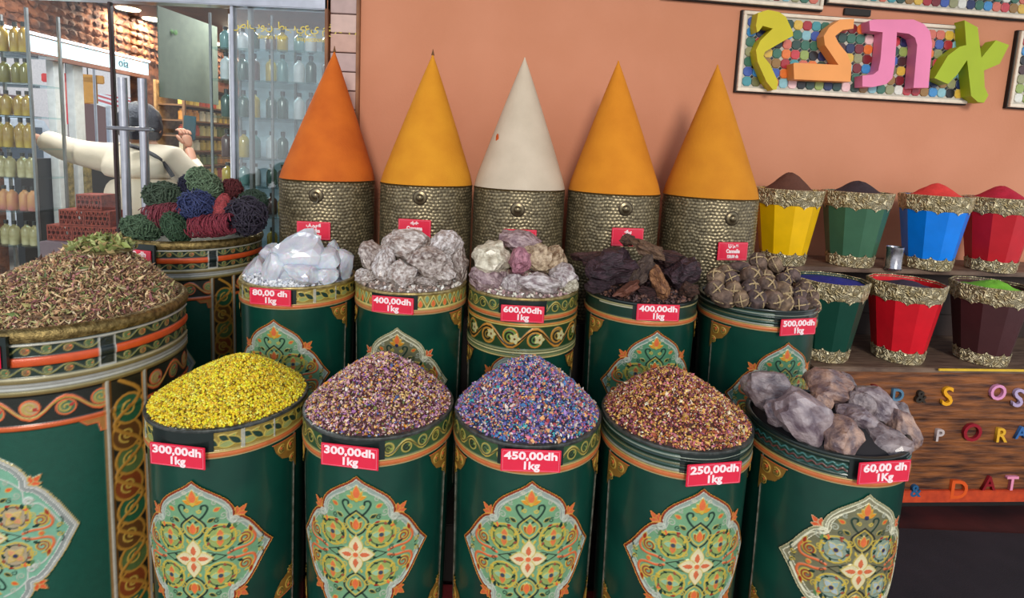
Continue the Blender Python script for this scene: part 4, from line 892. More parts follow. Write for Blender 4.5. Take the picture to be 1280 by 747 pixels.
q0 = xw(918, 114); q1 = xw(1247, 133)
board(q0.x, q0.z, 25, 7, 'large mosaic board carrying four big coloured letters', math.atan2(q0.z-q1.z, q1.x-q0.x))
q = xw(1255, 134); board(q.x, q.z, 9, 7, 'mosaic board cut by the right edge of the picture', .01)
q = xw(1031, 5); board(q.x, q.z, 25, 3, 'upper mosaic board cut by the top edge, at right', .01)
q = xw(898, 5); board(xw(1025, 12).x-16*TS-.05, xw(1025, 12).z+.0, 16, 3, 'short upper mosaic board above the yellow letter', .01)
BIG = [
 ('letter', 900, [(248,215),(240,170),(255,85),(320,65),(395,80),(440,112),(487,215),(487,240),(430,270),(300,345),(290,375),(335,430),(388,545),(378,595),(355,600),(310,545),(250,410),(240,335),(270,270),(352,190),(285,172),(262,205)], (204, 190, 14), 'big yellow hooked letter on the mosaic board'),
 ('letter', 900, [(895,125),(890,190),(820,200),(768,240),(790,285),(850,360),(878,430),(870,545),(495,528),(490,425),(500,418),(790,432),(735,350),(700,300),(692,240),(730,180),(800,130)], (242, 160, 86), 'big orange Z shaped letter on the mosaic board'),
 ('letter', 1080, [(35,140),(60,130),(330,130),(400,160),(440,210),(455,290),(430,585),(330,585),(355,300),(340,250),(300,225),(220,215),(205,440),(190,520),(150,560),(60,580),(-10,577),(-10,503),(60,497),(95,470),(110,400),(125,215),(40,205)], (236, 134, 176), 'big pink arch shaped letter on the mosaic board'),
 ('letter', 1080, [(670,135),(758,182),(783,385),(880,268),(968,300),(905,425),(800,470),(805,580),(830,635),(800,685),(760,680),(715,640),(688,400),(620,500),(560,560),(470,520),(560,370),(640,310),(682,300)], (164, 184, 22), 'big lime green X shaped letter on the mosaic board')]
for nm, ox, P, c, lab in BIG:
    fr = .085; D = .06; pts = []
    for x, y in P:
        Y = 2.7
        for _ in range(5): q = at(ox+x/5.335, y/5.335, Y); Y = wallY(q.x)-fr
        pts.append(q.copy())
    bm = bmesh.new(); nrm = Vector((-math.sin(WA), math.cos(WA), 0))
    A = [bm.verts.new(q) for q in pts]; B = [bm.verts.new(q+nrm*(D-.013+.01)) for q in pts]
    n = len(A)
    for tri in tessellate_polygon([[Vector((x, y, 0)) for x, y in P]]):
        bm.faces.new([A[k] for k in tri]); bm.faces.new([B[k] for k in tri[::-1]])
    for i in range(n): bm.faces.new((A[i], A[(i+1) % n], B[(i+1) % n], B[i]))
    org = pts[0].copy()
    for v in bm.verts: v.co -= org
    o = bobj('wall_letter', bm, mat('bigletter_%d' % c[0], c, .5, var=.1, scale=5), None, org); tag(o, lab, 'letter', 'big letters on the mosaic board')
q = xw(1070, 16)
br = box('wall_bracket', -.07, .07, -.012, 0, -.016, .016, mat('bracket', (24, 18, 14), .6), None, .002, (q.x, q.y-.002, q.z), (0, 0, WA)); tag(br, 'small black metal bracket between the mosaic boards', 'bracket')
q = xw(1256, 22)
br = box('wall_bracket', -.05, .05, -.012, 0, -.016, .016, mat('bracket', (24, 18, 14), .6), None, .002, (q.x, q.y-.004, q.z+.0), (0, 0, WA)); tag(br, 'small black metal bracket right of the top board end', 'bracket')

# ------------------------------------------------------------------ shop front, glass and interior
def glass_mat(name, tint=(.93, .97, .97), gl=.03):
    M = bpy.data.materials.new(name); M.use_nodes = True; n = M.node_tree; n.nodes.clear()
    out = n.nodes.new('ShaderNodeOutputMaterial'); tr = n.nodes.new('ShaderNodeBsdfTransparent'); tr.inputs[0].default_value = (*tint, 1)
    g = n.nodes.new('ShaderNodeBsdfGlossy'); g.inputs['Roughness'].default_value = .01; mx = n.nodes.new('ShaderNodeMixShader')
    lw = n.nodes.new('ShaderNodeLayerWeight'); lw.inputs[0].default_value = .5; fr = n.nodes.new('ShaderNodeMath'); fr.operation = 'POWER'; fr.inputs[1].default_value = 5; n.links.new(lw.outputs['Facing'], fr.inputs[0]); ad = n.nodes.new('ShaderNodeMath'); ad.operation = 'ADD'; ad.inputs[1].default_value = gl; ad.use_clamp = True
    n.links.new(fr.outputs[0], ad.inputs[0]); n.links.new(ad.outputs[0], mx.inputs[0]); n.links.new(tr.outputs[0], mx.inputs[1]); n.links.new(g.outputs[0], mx.inputs[2]); n.links.new(mx.outputs[0], out.inputs[0])
    return M
M_GLASS = glass_mat('pane_glass'); M_GLASS2 = glass_mat('shelf_glass', (.85, .95, .95), .03)
M_GLASS3 = glass_mat('window_glass', (.93, .97, .97), .13)
M_STEEL = mat('brushed_steel', (186, 188, 196), .28, .9, var=.15, scale=20)
M_DKFR = mat('dark_frame', (70, 56, 56), .4, .5)
M_BRTRIM = mat('brown_trim', (150, 100, 62), .6, c2=(116, 72, 44), scale=10)
M_CORK = mat('rough_brown_stone', (126, 70, 36), .9, c2=(60, 30, 18), scale=14, bump=1, bscale=22)
M_CREAM = mat('shop_cream', (206, 196, 176), .8)
FY = 2.6
# header rail above the glass and wall above
r = thing('window_1', 'steel framed glass shop front', 'window', (0, 0, 0)); del r['category']; r['kind'] = 'structure'
box('header_rail', -3.3, -.875, FY-.02, FY+.05, 2.105, 2.22, M_STEEL, r, .004)
box('header_upper', -3.3, -.875, FY-.02, FY+.05, 2.22, 3.6, M_WALL, r)
def pane(nm, x0, x1, z0, z1, par, gm=None): return box(nm, x0, x1, FY, FY+.008, z0, z1, gm or M_GLASS, par)
pane('pane', -1.315, -.89, .03, 2.1, r, M_GLASS3)
box('mullion', -1.33, -1.315, FY-.01, FY+.03, 0, 2.105, M_STEEL, r, .002); box('mullion', -1.262, -1.246, FY+.02, FY+.05, 0, 2.105, mat('grey_frame', (140, 140, 140), .4, .5), r, .002)
box('mullion', -.89, -.875, FY-.02, FY+.04, 0, 2.22, M_BRTRIM, r, .002)
d1 = thing('door_1', 'left glass door leaf', 'door'); del d1['category']; d1['kind'] = 'structure'
pane('pane', -3.0, -1.896, .03, 2.095, d1); box('edge', -1.896, -1.882, FY-.006, FY+.016, .03, 2.1, M_DKFR, d1, .002)
d2 = thing('door_2', 'right glass door leaf', 'door'); del d2['category']; d2['kind'] = 'structure'
pane('pane', -1.88, -1.345, .03, 2.095, d2); tube('edge', [(-1.338, FY, .03), (-1.338, FY, 2.07)], .004, mat('edge_light', (230, 236, 240), .2, .5), d2)
def handle(x, par):
    tube('handle', [(x, FY-.06, .95), (x, FY-.06, 1.755)], .0185, M_STEEL, par, 16)
    for z in (1.02, 1.523): tube('handle_mount', [(x, FY-.06, z), (x, FY+.004, z)], .008, M_STEEL, par, 10)
handle(-1.80, d1); handle(-1.71, d2)
o = tube('door_lock', [(-1.86, FY-.085, 1.526), (-1.66, FY-.085, 1.526)], .009, M_STEEL); tag(o, 'steel lock bar joining the two vertical door handles', 'lock')
# pilaster of pale pink tiles between window and wall
pil = struct(bobj('trim_3', (lambda b: (add_box(b, -.875, -.735, FY+.012, FY+.2, 0, 3.6), b)[1])(bmesh.new()), mat('joint_brown', (96, 50, 34), .8)))
TILEB = [mat('pil_tile%d' % k, c, .6, var=.12, scale=20) for k, c in enumerate(((206, 176, 166), (186, 160, 156), (198, 160, 146)))]
k = 0; z = .45
while z < 3.1:
    box('tile', -.868, -.748, FY-.004, FY+.014, z+.002, z+.083, TILEB[k % 3], pil, .002); z += .0865; k += 1
struct(box('trim_4', -.748, -.733, FY-.012, FY+.1, 0, 3.6, M_BRTRIM, None, .003))
# interior shell
struct(box('floor', -2.94, -.5, 2.7, 6.2, .0, .004, mat('shop_floor', (150, 140, 130), .3)))
struct(box('ceiling', -3.1, 1.2, 2.66, 6.3, 2.36, 2.42, mat('shop_ceiling', (86, 50, 30), .8, c2=(60, 34, 22), scale=8)))
struct(box('wall_far', -3.1, 1.2, 6.2, 6.3, 0, 2.36, M_CORK))
struct(box('wall_right', -.3, -.2, 2.75, 6.2, 0, 2.36, M_CREAM))
LX = -2.82
bm = bmesh.new(); add_box(bm, LX-.1, LX, 2.66, 6.2, 1.96, 2.36)          # rough stone lintel zone
add_box(bm, LX-.1, LX, 2.66, 3.02, 0, 1.96); add_box(bm, LX-.1, LX, 4.2, 6.2, 0, 1.96)
wl = struct(bobj('wall_left', bm, M_CORK))
# chunky stones on the lintel
rnd = random.Random(3); bm = bmesh.new()
y = 2.7
while y < 5.9:
    z = 2.06
    while z < 2.34:
        s_ = rnd.uniform(.02, .034); geo = bmesh.ops.create_icosphere(bm, subdivisions=1, radius=s_)
        for v in geo['verts']: v.co = Vector((v.co.x*.55, v.co.y*1.3, v.co.z*.9))*(1+rnd.uniform(-.15, .15))+Vector((LX+.006, y+rnd.uniform(-.01, .01), z+rnd.uniform(-.008, .008)))
        z += .055
    y += .07
o = bobj('stone_cladding', bm, M_CORK, wl); o['kind'] = 'stuff'
# sign fascia, panel glow added for brightness, with letters over the side opening
sg = thing('shop_sign', 'pale blue sign board given a glow, over the side opening, reading oia', 'sign', (LX, 3.02, 1.95))
box('panel', .0, .03, 0, 1.2, 0, .085, mat('sign_pale', (190, 226, 236), .5, emit=1.6), sg)
tube('top_tube', [(.04, -.25, .1), (.04, 1.2, .1)], .008, mat('tube_white', (240, 240, 250), .3, emit=2), sg)
box('lower_lip', 0, .04, -.3, 1.2, -.03, -.004, mat('sign_brown', (130, 84, 70), .6), sg)
text('lettering', 'oia', .085, mat('sign_text', (60, 80, 90), .6), sg, (.034, .93, .045), (PI/2, 0, PI/2), .002)
# posts of the side opening
for i, (x, cc, lab) in enumerate(((83, (200, 200, 196), 'white post with gilded strip at left of the side opening'), (106, (206, 204, 196), 'white post with gilded strip in the middle of the side opening'))):
    q = at(x, 230, 3.0); Y = LX/(q.x/3.0); t = thing('post', lab, 'post', (LX, Y, 0)); box('shaft', -.05, -.0, -.05, .03, 0, 1.93, mat('post_white', (206, 206, 204), .6), t, .003)
    box('gilded_strip', .0, .014, -.01, .045, .6, 1.35, mat('gilded', (160, 140, 84), .5, .4, c2=(96, 84, 44), scale=40, bump=.8), t)
o = box('dark_cabinet', -.04, 0, 0, .34, 0, 1.33, mat('cab_black', (18, 18, 22), .4), loc=(LX-.06, 3.19, 0)); tag(o, 'black cabinet panel low in the side opening', 'cabinet')
o = box('dark_cabinet', -.04, 0, 0, .3, 0, 1.33, mat('cab_black', (18, 18, 22), .4), loc=(LX-.06, 3.72, 0)); tag(o, 'black panel beside the second post', 'cabinet')
# street beyond the opening
st = thing('street_building', 'pale pink building, daylight glare painted in, across the side street', 'building', (-9, 4.5, 0))
box('facade', -.2, 0, 0, 9, 0, 6, mat('street_pink_bleached', (252, 236, 230), .8), st)  # pink bleached near white to paint in the overexposed daylight
for k in range(4): box('doorway', 0, .03, .6+k*2, 1.7+k*2, 0, 2.1, mat('street_dark', (120, 80, 76), .8), st)
aw = thing('market_awning', 'red and white market awning in the street', 'awning', (-6.6, 7.6, 2.1))
for y in (.05, 1.95): box('awning_post', .93, .97, y, y+.04, -2.12, -.22, M_STEEL, aw)
for k in range(8): box('stripe', 0, 1.0, k*.25, k*.25+.246, 0, .02, mat('aw_red', (214, 60, 60), .7) if k % 2 else mat('aw_white', (240, 236, 230), .7), aw, rot=(0, .25, 0))
for k, (x, c, nm) in enumerate(((74, (220, 60, 60), 'red'), (83, (200, 70, 60), 'brick red'), (92, (226, 100, 90), 'coral'), (101, (190, 60, 60), 'dark red'), (110, (214, 150, 60), 'ochre'))):
    p = at(x, 106, 6.6); bm = bmesh.new(); add_box(bm, -.09, .09, -.02, .02, -.22, .1, .01); add_box(bm, -.16, .16, -.02, .02, .02, .12, .01)
    o = bobj('hanging_garment', bm, mat('garm_%d' % k, c, .9), None, p, (0, 0, .5)); tag(o, '%s garment hanging in the street market' % nm, 'garment', 'garments hanging in the street')
    add = tube('hanger_rope', [(0, 0, .1), (0, 0, .7)], .006, M_BLACK, o)
rl = thing('clothes_rail', 'steel rail in the street holding the hanging garments', 'rail', (0, 0, 0)); pa, pb_ = at(66, 106, 6.6), at(118, 106, 6.6); zr = at(92, 106, 6.6).z+.7
tube('bar', [(pa.x, 6.6, zr), (pb_.x, 6.6, zr)], .015, M_STEEL, rl)
for q in (pa, pb_): tube('post', [(q.x, 6.6, -.02), (q.x, 6.6, zr)], .015, M_STEEL, rl)
van = thing('parked_van', 'white van parked in the bright side street', 'van', (-6.3, 5.3, -.02), 1.35)
bm = bmesh.new(); P = [(-1.9, .3), (1.9, .3), (1.95, .9), (1.5, 1.05), (1.1, 1.7), (-1.85, 1.75)]; A = [bm.verts.new((x, -.8, z)) for x, z in P]; B = [bm.verts.new((x, .8, z)) for x, z in P]
bm.faces.new(A); bm.faces.new(B[::-1])
for i in range(6): bm.faces.new((A[i], A[(i+1) % 6], B[(i+1) % 6], B[i]))
bmesh.ops.bevel(bm, geom=bm.edges[:], offset=.08, segments=3, affect='EDGES'); bobj('body', bm, mat('van_white', (236, 238, 244), .3, coat=.5), van, smooth=True)
for x0, x1 in ((-1.6, -.6), (-.4, .4), (.55, 1.05)): box('window', x0, x1, -.815, -.79, 1.1, 1.55, mat('van_glass', (60, 74, 90), .1), van)
for x in (-1.2, 1.2):
    for y in (-.75, .75): lathe('wheel', [(.05, -.09), (.3, -.09), (.33, 0), (.3, .09), (.05, .09)], mat('tyre', (24, 24, 26), .8), van, 24, loc=(x, y, .33), rot=(PI/2, 0, 0))
o = lathe('round_emblem', [(.01, 0), (.14, 0), (.14, .02), (.01, .02)], mat('emb_red', (214, 50, 60), .5), None, 32, loc=at(80, 141, 6.6), rot=(PI/2, 0, 0)); tube('hanger_rope', [(0, .12, -.01), (0, 1.02, -.01)], .006, M_BLACK, o); tag(o, 'round red disc hanging among the street goods', 'disc')
# shelves with jars on the left wall past the opening and on the far wall
JC = [(226, 196, 96), (190, 76, 50), (220, 206, 140), (120, 130, 66), (222, 150, 66), (230, 220, 190), (206, 176, 80)]
JM = [mat('jar_%d' % i, c, .4, var=.2, coat=.3) for i, c in enumerate(JC)]
def jar_me(h=.085, r=.03, n=8):
    bm = bmesh.new(); add_lathe(bm, [(r*.9, 0), (r, .004), (r, h*.78), (r*.7, h*.84), (r*.72, h)], n); bmesh.ops.recalc_face_normals(bm, faces=bm.faces)
    me = bpy.data.meshes.new('jar'); bm.to_mesh(me); bm.free(); me.materials.append(JM[0]); return me
JAR = jar_me(); BOT = jar_me(.2, .034, 12)
M_SHELF = mat('shop_shelf', (120, 84, 54), .6); M_SHB = mat('shelf_back_lit', (190, 150, 100), .7, c2=(150, 110, 70))  # rack back tone lightened so it looks lit
rk = thing('spice_rack', 'tall wooden rack of spice jars deep inside the shop', 'shelf', (LX+.01, 4.3, 0))
box('back', 0, .02, 0, 1.75, 0, 1.93, M_SHB, rk)
for y in (0, 1.73): box('side', .22, .24, y, y+.02, 0, 1.93, M_SHELF, rk)
shz = [.9, 1.02, 1.14, 1.26, 1.38, 1.5, 1.62, 1.74]
for z in shz+[1.9]: box('shelf', 0, .24, .02, 1.73, z, z+.012, M_SHELF, rk)
rw = ['lowest', 'second', 'third', 'fourth', 'fifth', 'sixth', 'seventh', 'top']
for a, z in enumerate(shz):
    for b in range(19):
        o = mobj('spice_jar', JAR, JM[(a*3+b//3) % 7], None, (LX+.19, 4.3+.07+b*.088, z+.0125)); tag(o, 'small jar, %s from the front on the %s shelf of the deep spice rack' % (ordw[b] if b < 14 else ['fifteenth', 'sixteenth', 'seventeenth', 'eighteenth', 'nineteenth'][b-14], rw[a]), 'jar', 'jars on the deep spice rack')
for y in (.45, 1.3):  # invented strip lamps, added to brighten the dark jar rack
    o = box('rack_fill_lamp', -.02, .02, -.3, .3, -.01, 0, mat('rack_fill_glow', (255, 226, 170), .5, emit=5), loc=(LX+.5, 4.3+y, 2.359)); tag(o, 'added warm fill lamp on the ceiling, %s of two before the deep jar rack' % ('nearer' if y < 1 else 'farther'), 'lamp')
    l = bpy.data.lights.new('rack_fill_light', 'AREA'); l.shape = 'RECTANGLE'; l.size = .1; l.size_y = .6; l.energy = 16; l.color = (1, .84, .6); lo = bpy.data.objects.new('lamp_light', l); COL.objects.link(lo); lo.parent = o; lo.location = (0, 0, -.02); lo.rotation_euler = (0, -.7, 0)
# near shelf unit at the far left, facing the street
ns = thing('oil_shelf', 'glass shelf unit of oil bottles at the far left edge', 'shelf', (-2.71, 2.74, 0))
zs = [.62, .9, 1.08, 1.25, 1.4, 1.56, 1.72, 1.87]
for x in (0, .3):
    for y in (0, .188): box('upright', x, x+.012, y, y+.012, 0, 2.09, mat('grey_frame', (140, 140, 140), .4, .5), ns)
for z in zs: box('shelf', .012, .3, 0, .2, z, z+.008, M_GLASS2, ns); 
BM_ = [mat('oil_yellow', (200, 168, 70), .15, coat=.6, c2=(140, 100, 36), scale=12), mat('pale_bottle', (206, 194, 150), .3, coat=.4, c2=(150, 134, 84), scale=14), mat('pink_box', (190, 110, 104), .5, c2=(206, 150, 80), scale=12), mat('cream_tub', (206, 196, 166), .5, c2=(150, 134, 96), scale=14), mat('green_oil', (128, 116, 52), .2, coat=.5)]
CAP = mat('cap_dark', (40, 36, 30), .4)
def bottle_proto(h, r):
    t = thing('bottle', 'x', 'bottle')
    lathe('body', [(r*.9, 0), (r, .004), (r, h*.62), (r*.8, h*.72), (r*.35, h*.8), (r*.35, h*.86)], BM_[0], t, 12); lathe('cap', [(r*.42, h*.85), (r*.42, h), (r*.3, h)], CAP, t, 10); return t
pb = bottle_proto(.13, .024); used = False
kinds = [(3, 'cream tub shaped bottle'), (1, 'pale bottle'), (2, 'pink capped bottle'), (1, 'cloudy pale bottle'), (0, 'yellow oil bottle'), (0, 'golden oil bottle'), (4, 'olive oil bottle'), (0, 'tall yellow oil bottle')]
for a, z in enumerate(zs):
    for b in range(5):
        o = pb if not used else dup(pb); used = True; mi, kn = kinds[a]
        o.location = (-2.71+.045+b*.053, 2.78+.012*(b % 2), z+.0085); o.scale = (1, 1, 1.15 if a in (7, 4) else .95)
        o['label'] = '%s, %s from left on the %s shelf at the far left' % (kn, ordw[b], rw[a]); o['group'] = 'bottles on the far left shelves'
        c0 = [c for c in o.children if c.name.startswith('body')][0]; c0.material_slots[0].link = 'OBJECT'; c0.material_slots[0].material = BM_[mi]
# display shelves behind the fixed pane
ds = thing('display_shelf', 'pale lit display shelves behind the fixed glass pane', 'shelf', (-1.5, 2.72, 0))
M_PALE = mat('display_pale', (196, 216, 230), .5)
box('back', 0, .6, .3, .32, 0, 2.1, M_PALE, ds)
for x in (.0, .3, .59):
    for y in (0, .285): box('upright', x, x+.01, y, y+.01, 0, 2.1, mat('grey_frame', (140, 140, 140), .4, .5), ds)
dz = [.75, .93, 1.11, 1.26, 1.4, 1.6, 1.78, 1.93]
for z in dz: box('shelf', .01, .59, 0, .3, z, z+.01, M_GLASS2, ds)
DM = [mat('d_green', (60, 90, 80), .2, coat=.6), mat('d_amber', (190, 160, 40), .2, coat=.6), mat('d_white', (210, 216, 220), .4), mat('d_brown', (96, 70, 66), .3, coat=.4), mat('d_teal', (110, 150, 150), .2, coat=.5)]
dn = ['dark green', 'amber', 'white', 'brown', 'teal']
for a, z in enumerate(dz):
    for b in range(8):
        o = dup(pb); mi = (a*2+b*3) % 5 if a != 5 else (0, 0, 1, 0, 0, 2, 3, 0)[b]
        o.location = (-1.5+.045+b*.071, 2.79+.03*(b % 2), z+.0105); o.scale = (1.1, 1.1, 1.05 if a in (4, 5, 6) else .85)
        o['label'] = '%s bottle, %s from left on the %s display shelf behind the pane' % (dn[mi], ordw[b], rw[a]); o['group'] = 'bottles on the display shelves'
        c0 = [c for c in o.children if c.name.startswith('body')][0]; c0.material_slots[0].link = 'OBJECT'; c0.material_slots[0].material = DM[mi]
# gilt writing on the fixed pane
M_GW = mat('gilt_writing', (226, 206, 90), .4)
q = at(368, 34, FY-.002); text('pane_lettering', 'صابون طبيعي مغربي', .052, M_GW, r, (q.x, FY-.002, q.z), (PI/2, 0, 0), .0006)
q = at(362, 47, FY-.002); text('pane_lettering', 'Savon Noir', .03, M_GW, r, (q.x-.08, FY-.002, q.z), (PI/2, 0, 0), .0006); text('pane_lettering', 'Inspections', .03, M_GW, r, (q.x+.1, FY-.002, q.z-.004), (PI/2, 0, 0), .0006)
# grey poster hanging inside
po = thing('hanging_poster', 'large grey green poster hanging behind the glass door', 'poster', (at(198, 60, 2.66).x, 2.66, 0), PI/2-.1)
zt, zb = at(198, 7, 2.66).z, at(198, 121, 2.66).z
box('sheet', 0, .44, -.003, .003, zb, zt, mat('poster_grey', (112, 116, 98), .8, c2=(102, 106, 90)), po)
bm = bmesh.new(); 
for k in range(4): add_lathe(bm, [(.0, 0), (.012, .001), (.0, .002)], 8, (.1+.012*math.cos(k*1.6), 0, .012*math.sin(k*1.6)), cap=False)
bobj('leaf_emblem', bm, mat('leaf_green', (90, 130, 60), .6), po, (0, -.004, zt-.1), (PI/2, 0, 0))
# terracotta openwork blocks
M_TERR = mat('openwork_red', (160, 66, 46), .8, c2=(120, 44, 32))
def openwork():
    bm = bmesh.new(); W, H = .2, .1
    for (x0, x1, z0, z1) in ((0, W, 0, .01), (0, W, H-.01, H), (0, .01, .01, H-.01), (W-.01, W, .01, H-.01)): add_box(bm, x0, x1, 0, .1, z0, z1)
    for k in range(5): 
        x = .02+k*.035; add_tube(bm, [(x, .004, .01), (x+.03, .004, H-.01)], .006, 5); add_tube(bm, [(x+.03, .004, .01), (x, .004, H-.01)], .006, 5)
    for z in (.035, .065): add_tube(bm, [(.01, .004, z), (W-.01, .004, z)], .005, 5)
    me = bpy.data.meshes.new('openwork_block'); bmesh.ops.recalc_face_normals(bm, faces=bm.faces); bm.to_mesh(me); bm.free(); return me
OW = openwork(); s0 = at(60, 292, 2.78)
tb = box('low_table', -2.38, -1.95, 2.72, 2.9, 0, s0.z-.03, mat('table_mauve', (130, 104, 110), .6)); tag(tb, 'mauve low counter under the red openwork blocks inside the glass', 'counter')
lbl = ['at the bottom left', 'in the middle of the bottom layer', 'at the bottom right', 'above the left one in the upper layer', 'above the middle in the upper layer', 'on top of all']
for k, (dx, dz_) in enumerate(((0, 0), (.2, 0), (.4, 0), (.1, .1), (.3, .1), (.24, .2))):
    o = mobj('openwork_block', OW, M_TERR, None, (-2.375+dx*.66, 2.76, s0.z-.029+dz_*.82), None, (.65, 1, .8)); tag(o, 'red openwork clay block %s' % lbl[k], 'block', 'red openwork blocks')
# ceiling spots, real lamps
for i, (x, y, w_) in enumerate(((160, 12, 'nearest'), (192, 25, 'second'), (268, 55, 'third'), (312, 69, 'farthest'))):
    d = ray(x, y); t = (2.352-CH)/d.z; p = d*t
    o = lathe('ceiling_lamp', [(.075, -.012), (.07, -.02), (.002, -.021)], mat('lamp_glow', (255, 236, 200), .5, emit=6), None, 20, loc=(p.x, p.y, 2.371), cap=True); tag(o, 'round ceiling spot inside the shop, %s to the glass' % w_, 'lamp', 'ceiling spots')
    if True:
        l = bpy.data.lights.new('spot_light', 'AREA'); l.shape = 'DISK'; l.size = .14; l.energy = 13; l.color = (1, .88, .7); lo = bpy.data.objects.new('lamp_light', l); COL.objects.link(lo); lo.parent = o; lo.location = (0, 0, -.03)
for k, X in enumerate((-2.3, -1.4)):  # added fill strips, out of view, to light the shop interior
    l = bpy.data.lights.new('fill_strip_light', 'AREA'); l.shape = 'RECTANGLE'; l.size = .5; l.size_y = .12; l.energy = 14; l.color = (.95, .97, 1)
    o = box('ceiling_lamp', -.27, .27, -.07, .07, -.015, .0, mat('fill_strip_glow', (240, 245, 255), .5, emit=3), loc=(X, 3.0 if k == 0 else 3.1, 2.359)); tag(o, ['added unseen fill strip on the ceiling above the person', 'added unseen fill strip above the display shelves'][k], 'lamp')
    lo = bpy.data.objects.new('lamp_light', l); COL.objects.link(lo); lo.parent = o; lo.location = (0, 0, -.02)
# ------------------------------------------------------------------ person seen from behind
def skin(name, verts, edges, rad, m, parent, sub=2, root=0):
    me = bpy.data.meshes.new(name); me.from_pydata(verts, edges, []); o = mobj(name, me, m, parent)
    o.modifiers.new('skin', 'SKIN'); me.skin_vertices[0].data[root].use_root = True
    for i, r_ in enumerate(rad): me.skin_vertices[0].data[i].radius = r_ if hasattr(r_, '__len__') else (r_, r_)
    s_ = o.modifiers.new('sub', 'SUBSURF'); s_.levels = sub; s_.render_levels = sub
    dg = bpy.context.evaluated_depsgraph_get(); me2 = bpy.data.meshes.new_from_object(o.evaluated_get(dg)); o.modifiers.clear(); o.data = me2
    me2.materials.clear(); me2.materials.append(m)
    for p_ in me2.polygons: p_.use_smooth = True
    return o
PX, PY = -2.07, 3.08
per = thing('person', 'person in a cream jacket seen from behind through the glass, holding up a phone', 'person', (PX, PY, 0))
M_SKIN = mat('skin', (176, 120, 92), .55, sss=.1); M_JK = mat('cream_jacket', (228, 206, 182), .85, c2=(208, 188, 166), scale=5, bump=.3, bscale=18); M_TR = mat('lavender_trousers', (176, 172, 200), .85)
hL = at(22, 166, 3.02)-Vector((PX, PY, 0)); hR = at(232, 172, 3.3)-Vector((PX, PY, 0))
V = [(0, 0, .92), (0, 0, 1.1), (0, .0, 1.27), (0, .01, 1.37), (0, .01, 1.44), (0, .02, 1.53),
     (-.14, 0, 1.36), (-.26, -.01, 1.37), (-.42, -.03, 1.40), tuple(hL+Vector((.06, 0, -.01))),
     (.14, 0, 1.36), (.26, .05, 1.24), tuple(hR+Vector((.03, -.02, -.06)))]
bodyo = skin('body', [Vector(v) for v in V]+[Vector(v) for v in ((-.1, 0, .88), (-.11, .01, .48), (-.11, -.02, .08), (-.11, .1, .045), (.1, 0, .88), (.11, .01, .48), (.11, -.02, .08), (.11, .1, .045))],
     [(0, 1), (1, 2), (2, 3), (3, 4), (4, 5), (3, 6), (6, 7), (7, 8), (8, 9), (3, 10), (10, 11), (11, 12), (0, 13), (13, 14), (14, 15), (15, 16), (0, 17), (17, 18), (18, 19), (19, 20)],
     [(.13, .09), (.12, .085), (.13, .09), (.11, .08), .05, .055, .065, .045, .036, .024, .065, .042, .026, .075, .05, .038, .035, .075, .05, .038, .035], M_SKIN, per)
skin('jacket', [Vector(v) for v in ((0, 0, 1.0), (0, 0, 1.12), (0, 0, 1.27), (0, .01, 1.36), (0, .01, 1.40), (-.15, 0, 1.355), (-.27, -.01, 1.37), (-.42, -.03, 1.40), tuple(hL+Vector((.12, 0, -.015))), (.15, 0, 1.355), (.27, .05, 1.24), tuple(hR+Vector((.04, -.03, -.12))))],
     [(0, 1), (1, 2), (2, 3), (3, 4), (3, 5), (5, 6), (6, 7), (7, 8), (3, 9), (9, 10), (10, 11)],
     [(.24, .22), (.225, .2), (.215, .19), (.16, .13), (.07, .07), .105, .082, .075, .058, .1, .078, .045], M_JK, per)
skin('trousers', [Vector(v) for v in ((0, 0, 1.0), (0, 0, .9), (-.1, 0, .84), (-.11, .01, .48), (-.11, -.02, .12), (.1, 0, .84), (.11, .01, .48), (.11, -.02, .12))], [(0, 1), (1, 2), (2, 3), (3, 4), (1, 5), (5, 6), (6, 7)], [(.17, .12), (.17, .12), .1, .08, .07, .1, .08, .07], M_TR, per)
bm = bmesh.new(); bmesh.ops.create_icosphere(bm, subdivisions=4, radius=1)
for v in bm.verts:
    c_ = v.co; x, y, z = c_.x*.078, c_.y*.095, c_.z*.118
    if z < -.02: x *= 1-.25*min(1, (-z-.02)/.1); y = y*(1-.12*min(1, (-z-.02)/.1))+.008
    d = math.exp(-((x/.013)**2+((z+.012)/.024)**2))
    if y > .05: y += .02*d                                  # nose
    for ex in (-.03, .03):
        if y > .04: y -= .008*math.exp(-(((x-ex)/.014)**2+((z-.012)/.01)**2))
    if y > .05: y += .004*math.exp(-((x/.022)**2+((z+.055)/.008)**2))   # lips
    v.co = (x, y, z)
hd = bobj('head', bm, M_SKIN, per, (0, .02, 1.545), smooth='all'); HX = at(174, 160, 3.08).x-PX; hd.location.x = HX; hd.scale = (1.22, 1.15, 1.06)
for ex in (-1, 1):
    e = lathe('ear', [(.002, -.006), (.02, -.004), (.024, 0), (.018, .006), (.002, .004)], M_SKIN, hd, 12, loc=(ex*.078, 0, -.005), rot=(0, PI/2, 0)); e.scale = (1.3, .7, 1)
    lathe('eye', [(.001, 0), (.01, .002), (.011, .005), (.004, .009)], mat('eye_dark', (30, 22, 18), .2), hd, 12, loc=(ex*.03, .082, .012), rot=(-PI/2, 0, 0))
bm = bmesh.new(); bmesh.ops.create_icosphere(bm, subdivisions=4, radius=1)
for v in list(bm.verts):
    c_ = v.co.copy(); k = 1+.05*noise.noise(c_*6); v.co = Vector((c_.x*.088, c_.y*.106-.008, c_.z*.122+.008))*k
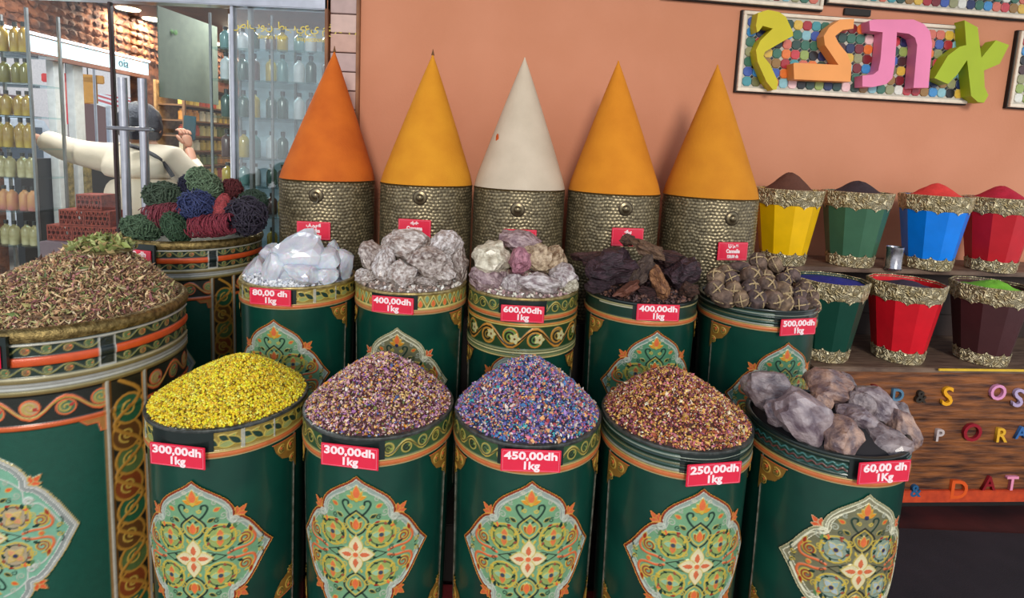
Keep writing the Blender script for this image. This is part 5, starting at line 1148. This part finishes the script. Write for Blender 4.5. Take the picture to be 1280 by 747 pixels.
bmesh.ops.delete(bm, geom=[v for v in bm.verts if v.co.y > .045 and v.co.z < .06 or v.co.z < -.075], context='VERTS')
bobj('hair', bm, mat('hair_dark', (34, 30, 44), .6, bump=.5, bscale=120), hd, smooth='all')
def hand(base, dirv, side, grip, nm):
    """five finger hand rooted at the wrist"""
    d = dirv.normalized(); s_ = d.cross(Vector((0, 0, 1))).normalized()*side; n_ = s_.cross(d).normalized()
    vs = [base, base+d*.045, base+d*.085]; ed = [(0, 1), (1, 2)]; rd = [(.024, .016), (.034, .016), (.036, .014)]
    h_ = skin(nm, vs, ed, rd, M_SKIN, per, 2)
    for k, (off, ln) in enumerate(((-.03, .06), (-.01, .072), (.01, .068), (.03, .052))):
        p0 = base+d*.08+s_*off; p1 = p0+d*ln*.42-n_*ln*grip*.2; p2 = p1+d*ln*.3*(1-grip)-n_*ln*(.1+grip*.4); p3 = p2+d*ln*.2*(1-grip*1.6)-n_*ln*(.1+grip*.3)
        skin('finger', [p0, p1, p2, p3], [(0, 1), (1, 2), (2, 3)], [.0095, .009, .008, .007], M_SKIN, per, 1)
    p0 = base+d*.025-s_*.026; skin('thumb', [p0, p0+d*.03-s_*.022, p0+d*.055-s_*.026-n_*.012], [(0, 1), (1, 2)], [.012, .0105, .009], M_SKIN, per, 1)
hand(hL+Vector((.06, 0, -.005)), Vector((-1, 0, .15)), 1, .35, 'hand')
hand(hR+Vector((.03, -.02, -.06)), Vector((-.25, .1, 1)), 1, .5, 'hand')
pp = at(237, 160, 3.36)
ph = box('phone', -.036, .036, -.004, .004, -.074, .074, mat('phone_teal', (30, 66, 74), .25, coat=.5), None, .003, loc=pp, rot=(0, .06, .1)); tag(ph, 'dark teal phone held up in the hand of the person', 'phone')
st_ = [(HX+.03, -.13, 1.44), (.07, -.12, 1.42), (.16, -.115, 1.37), (.21, -.09, 1.28)]
bm = bmesh.new(); add_tube(bm, [Vector(v) for v in catmull(st_, 5)], .012, 6); bobj('bag_strap', bm, mat('strap_dark', (40, 34, 40), .7), per, smooth=True)
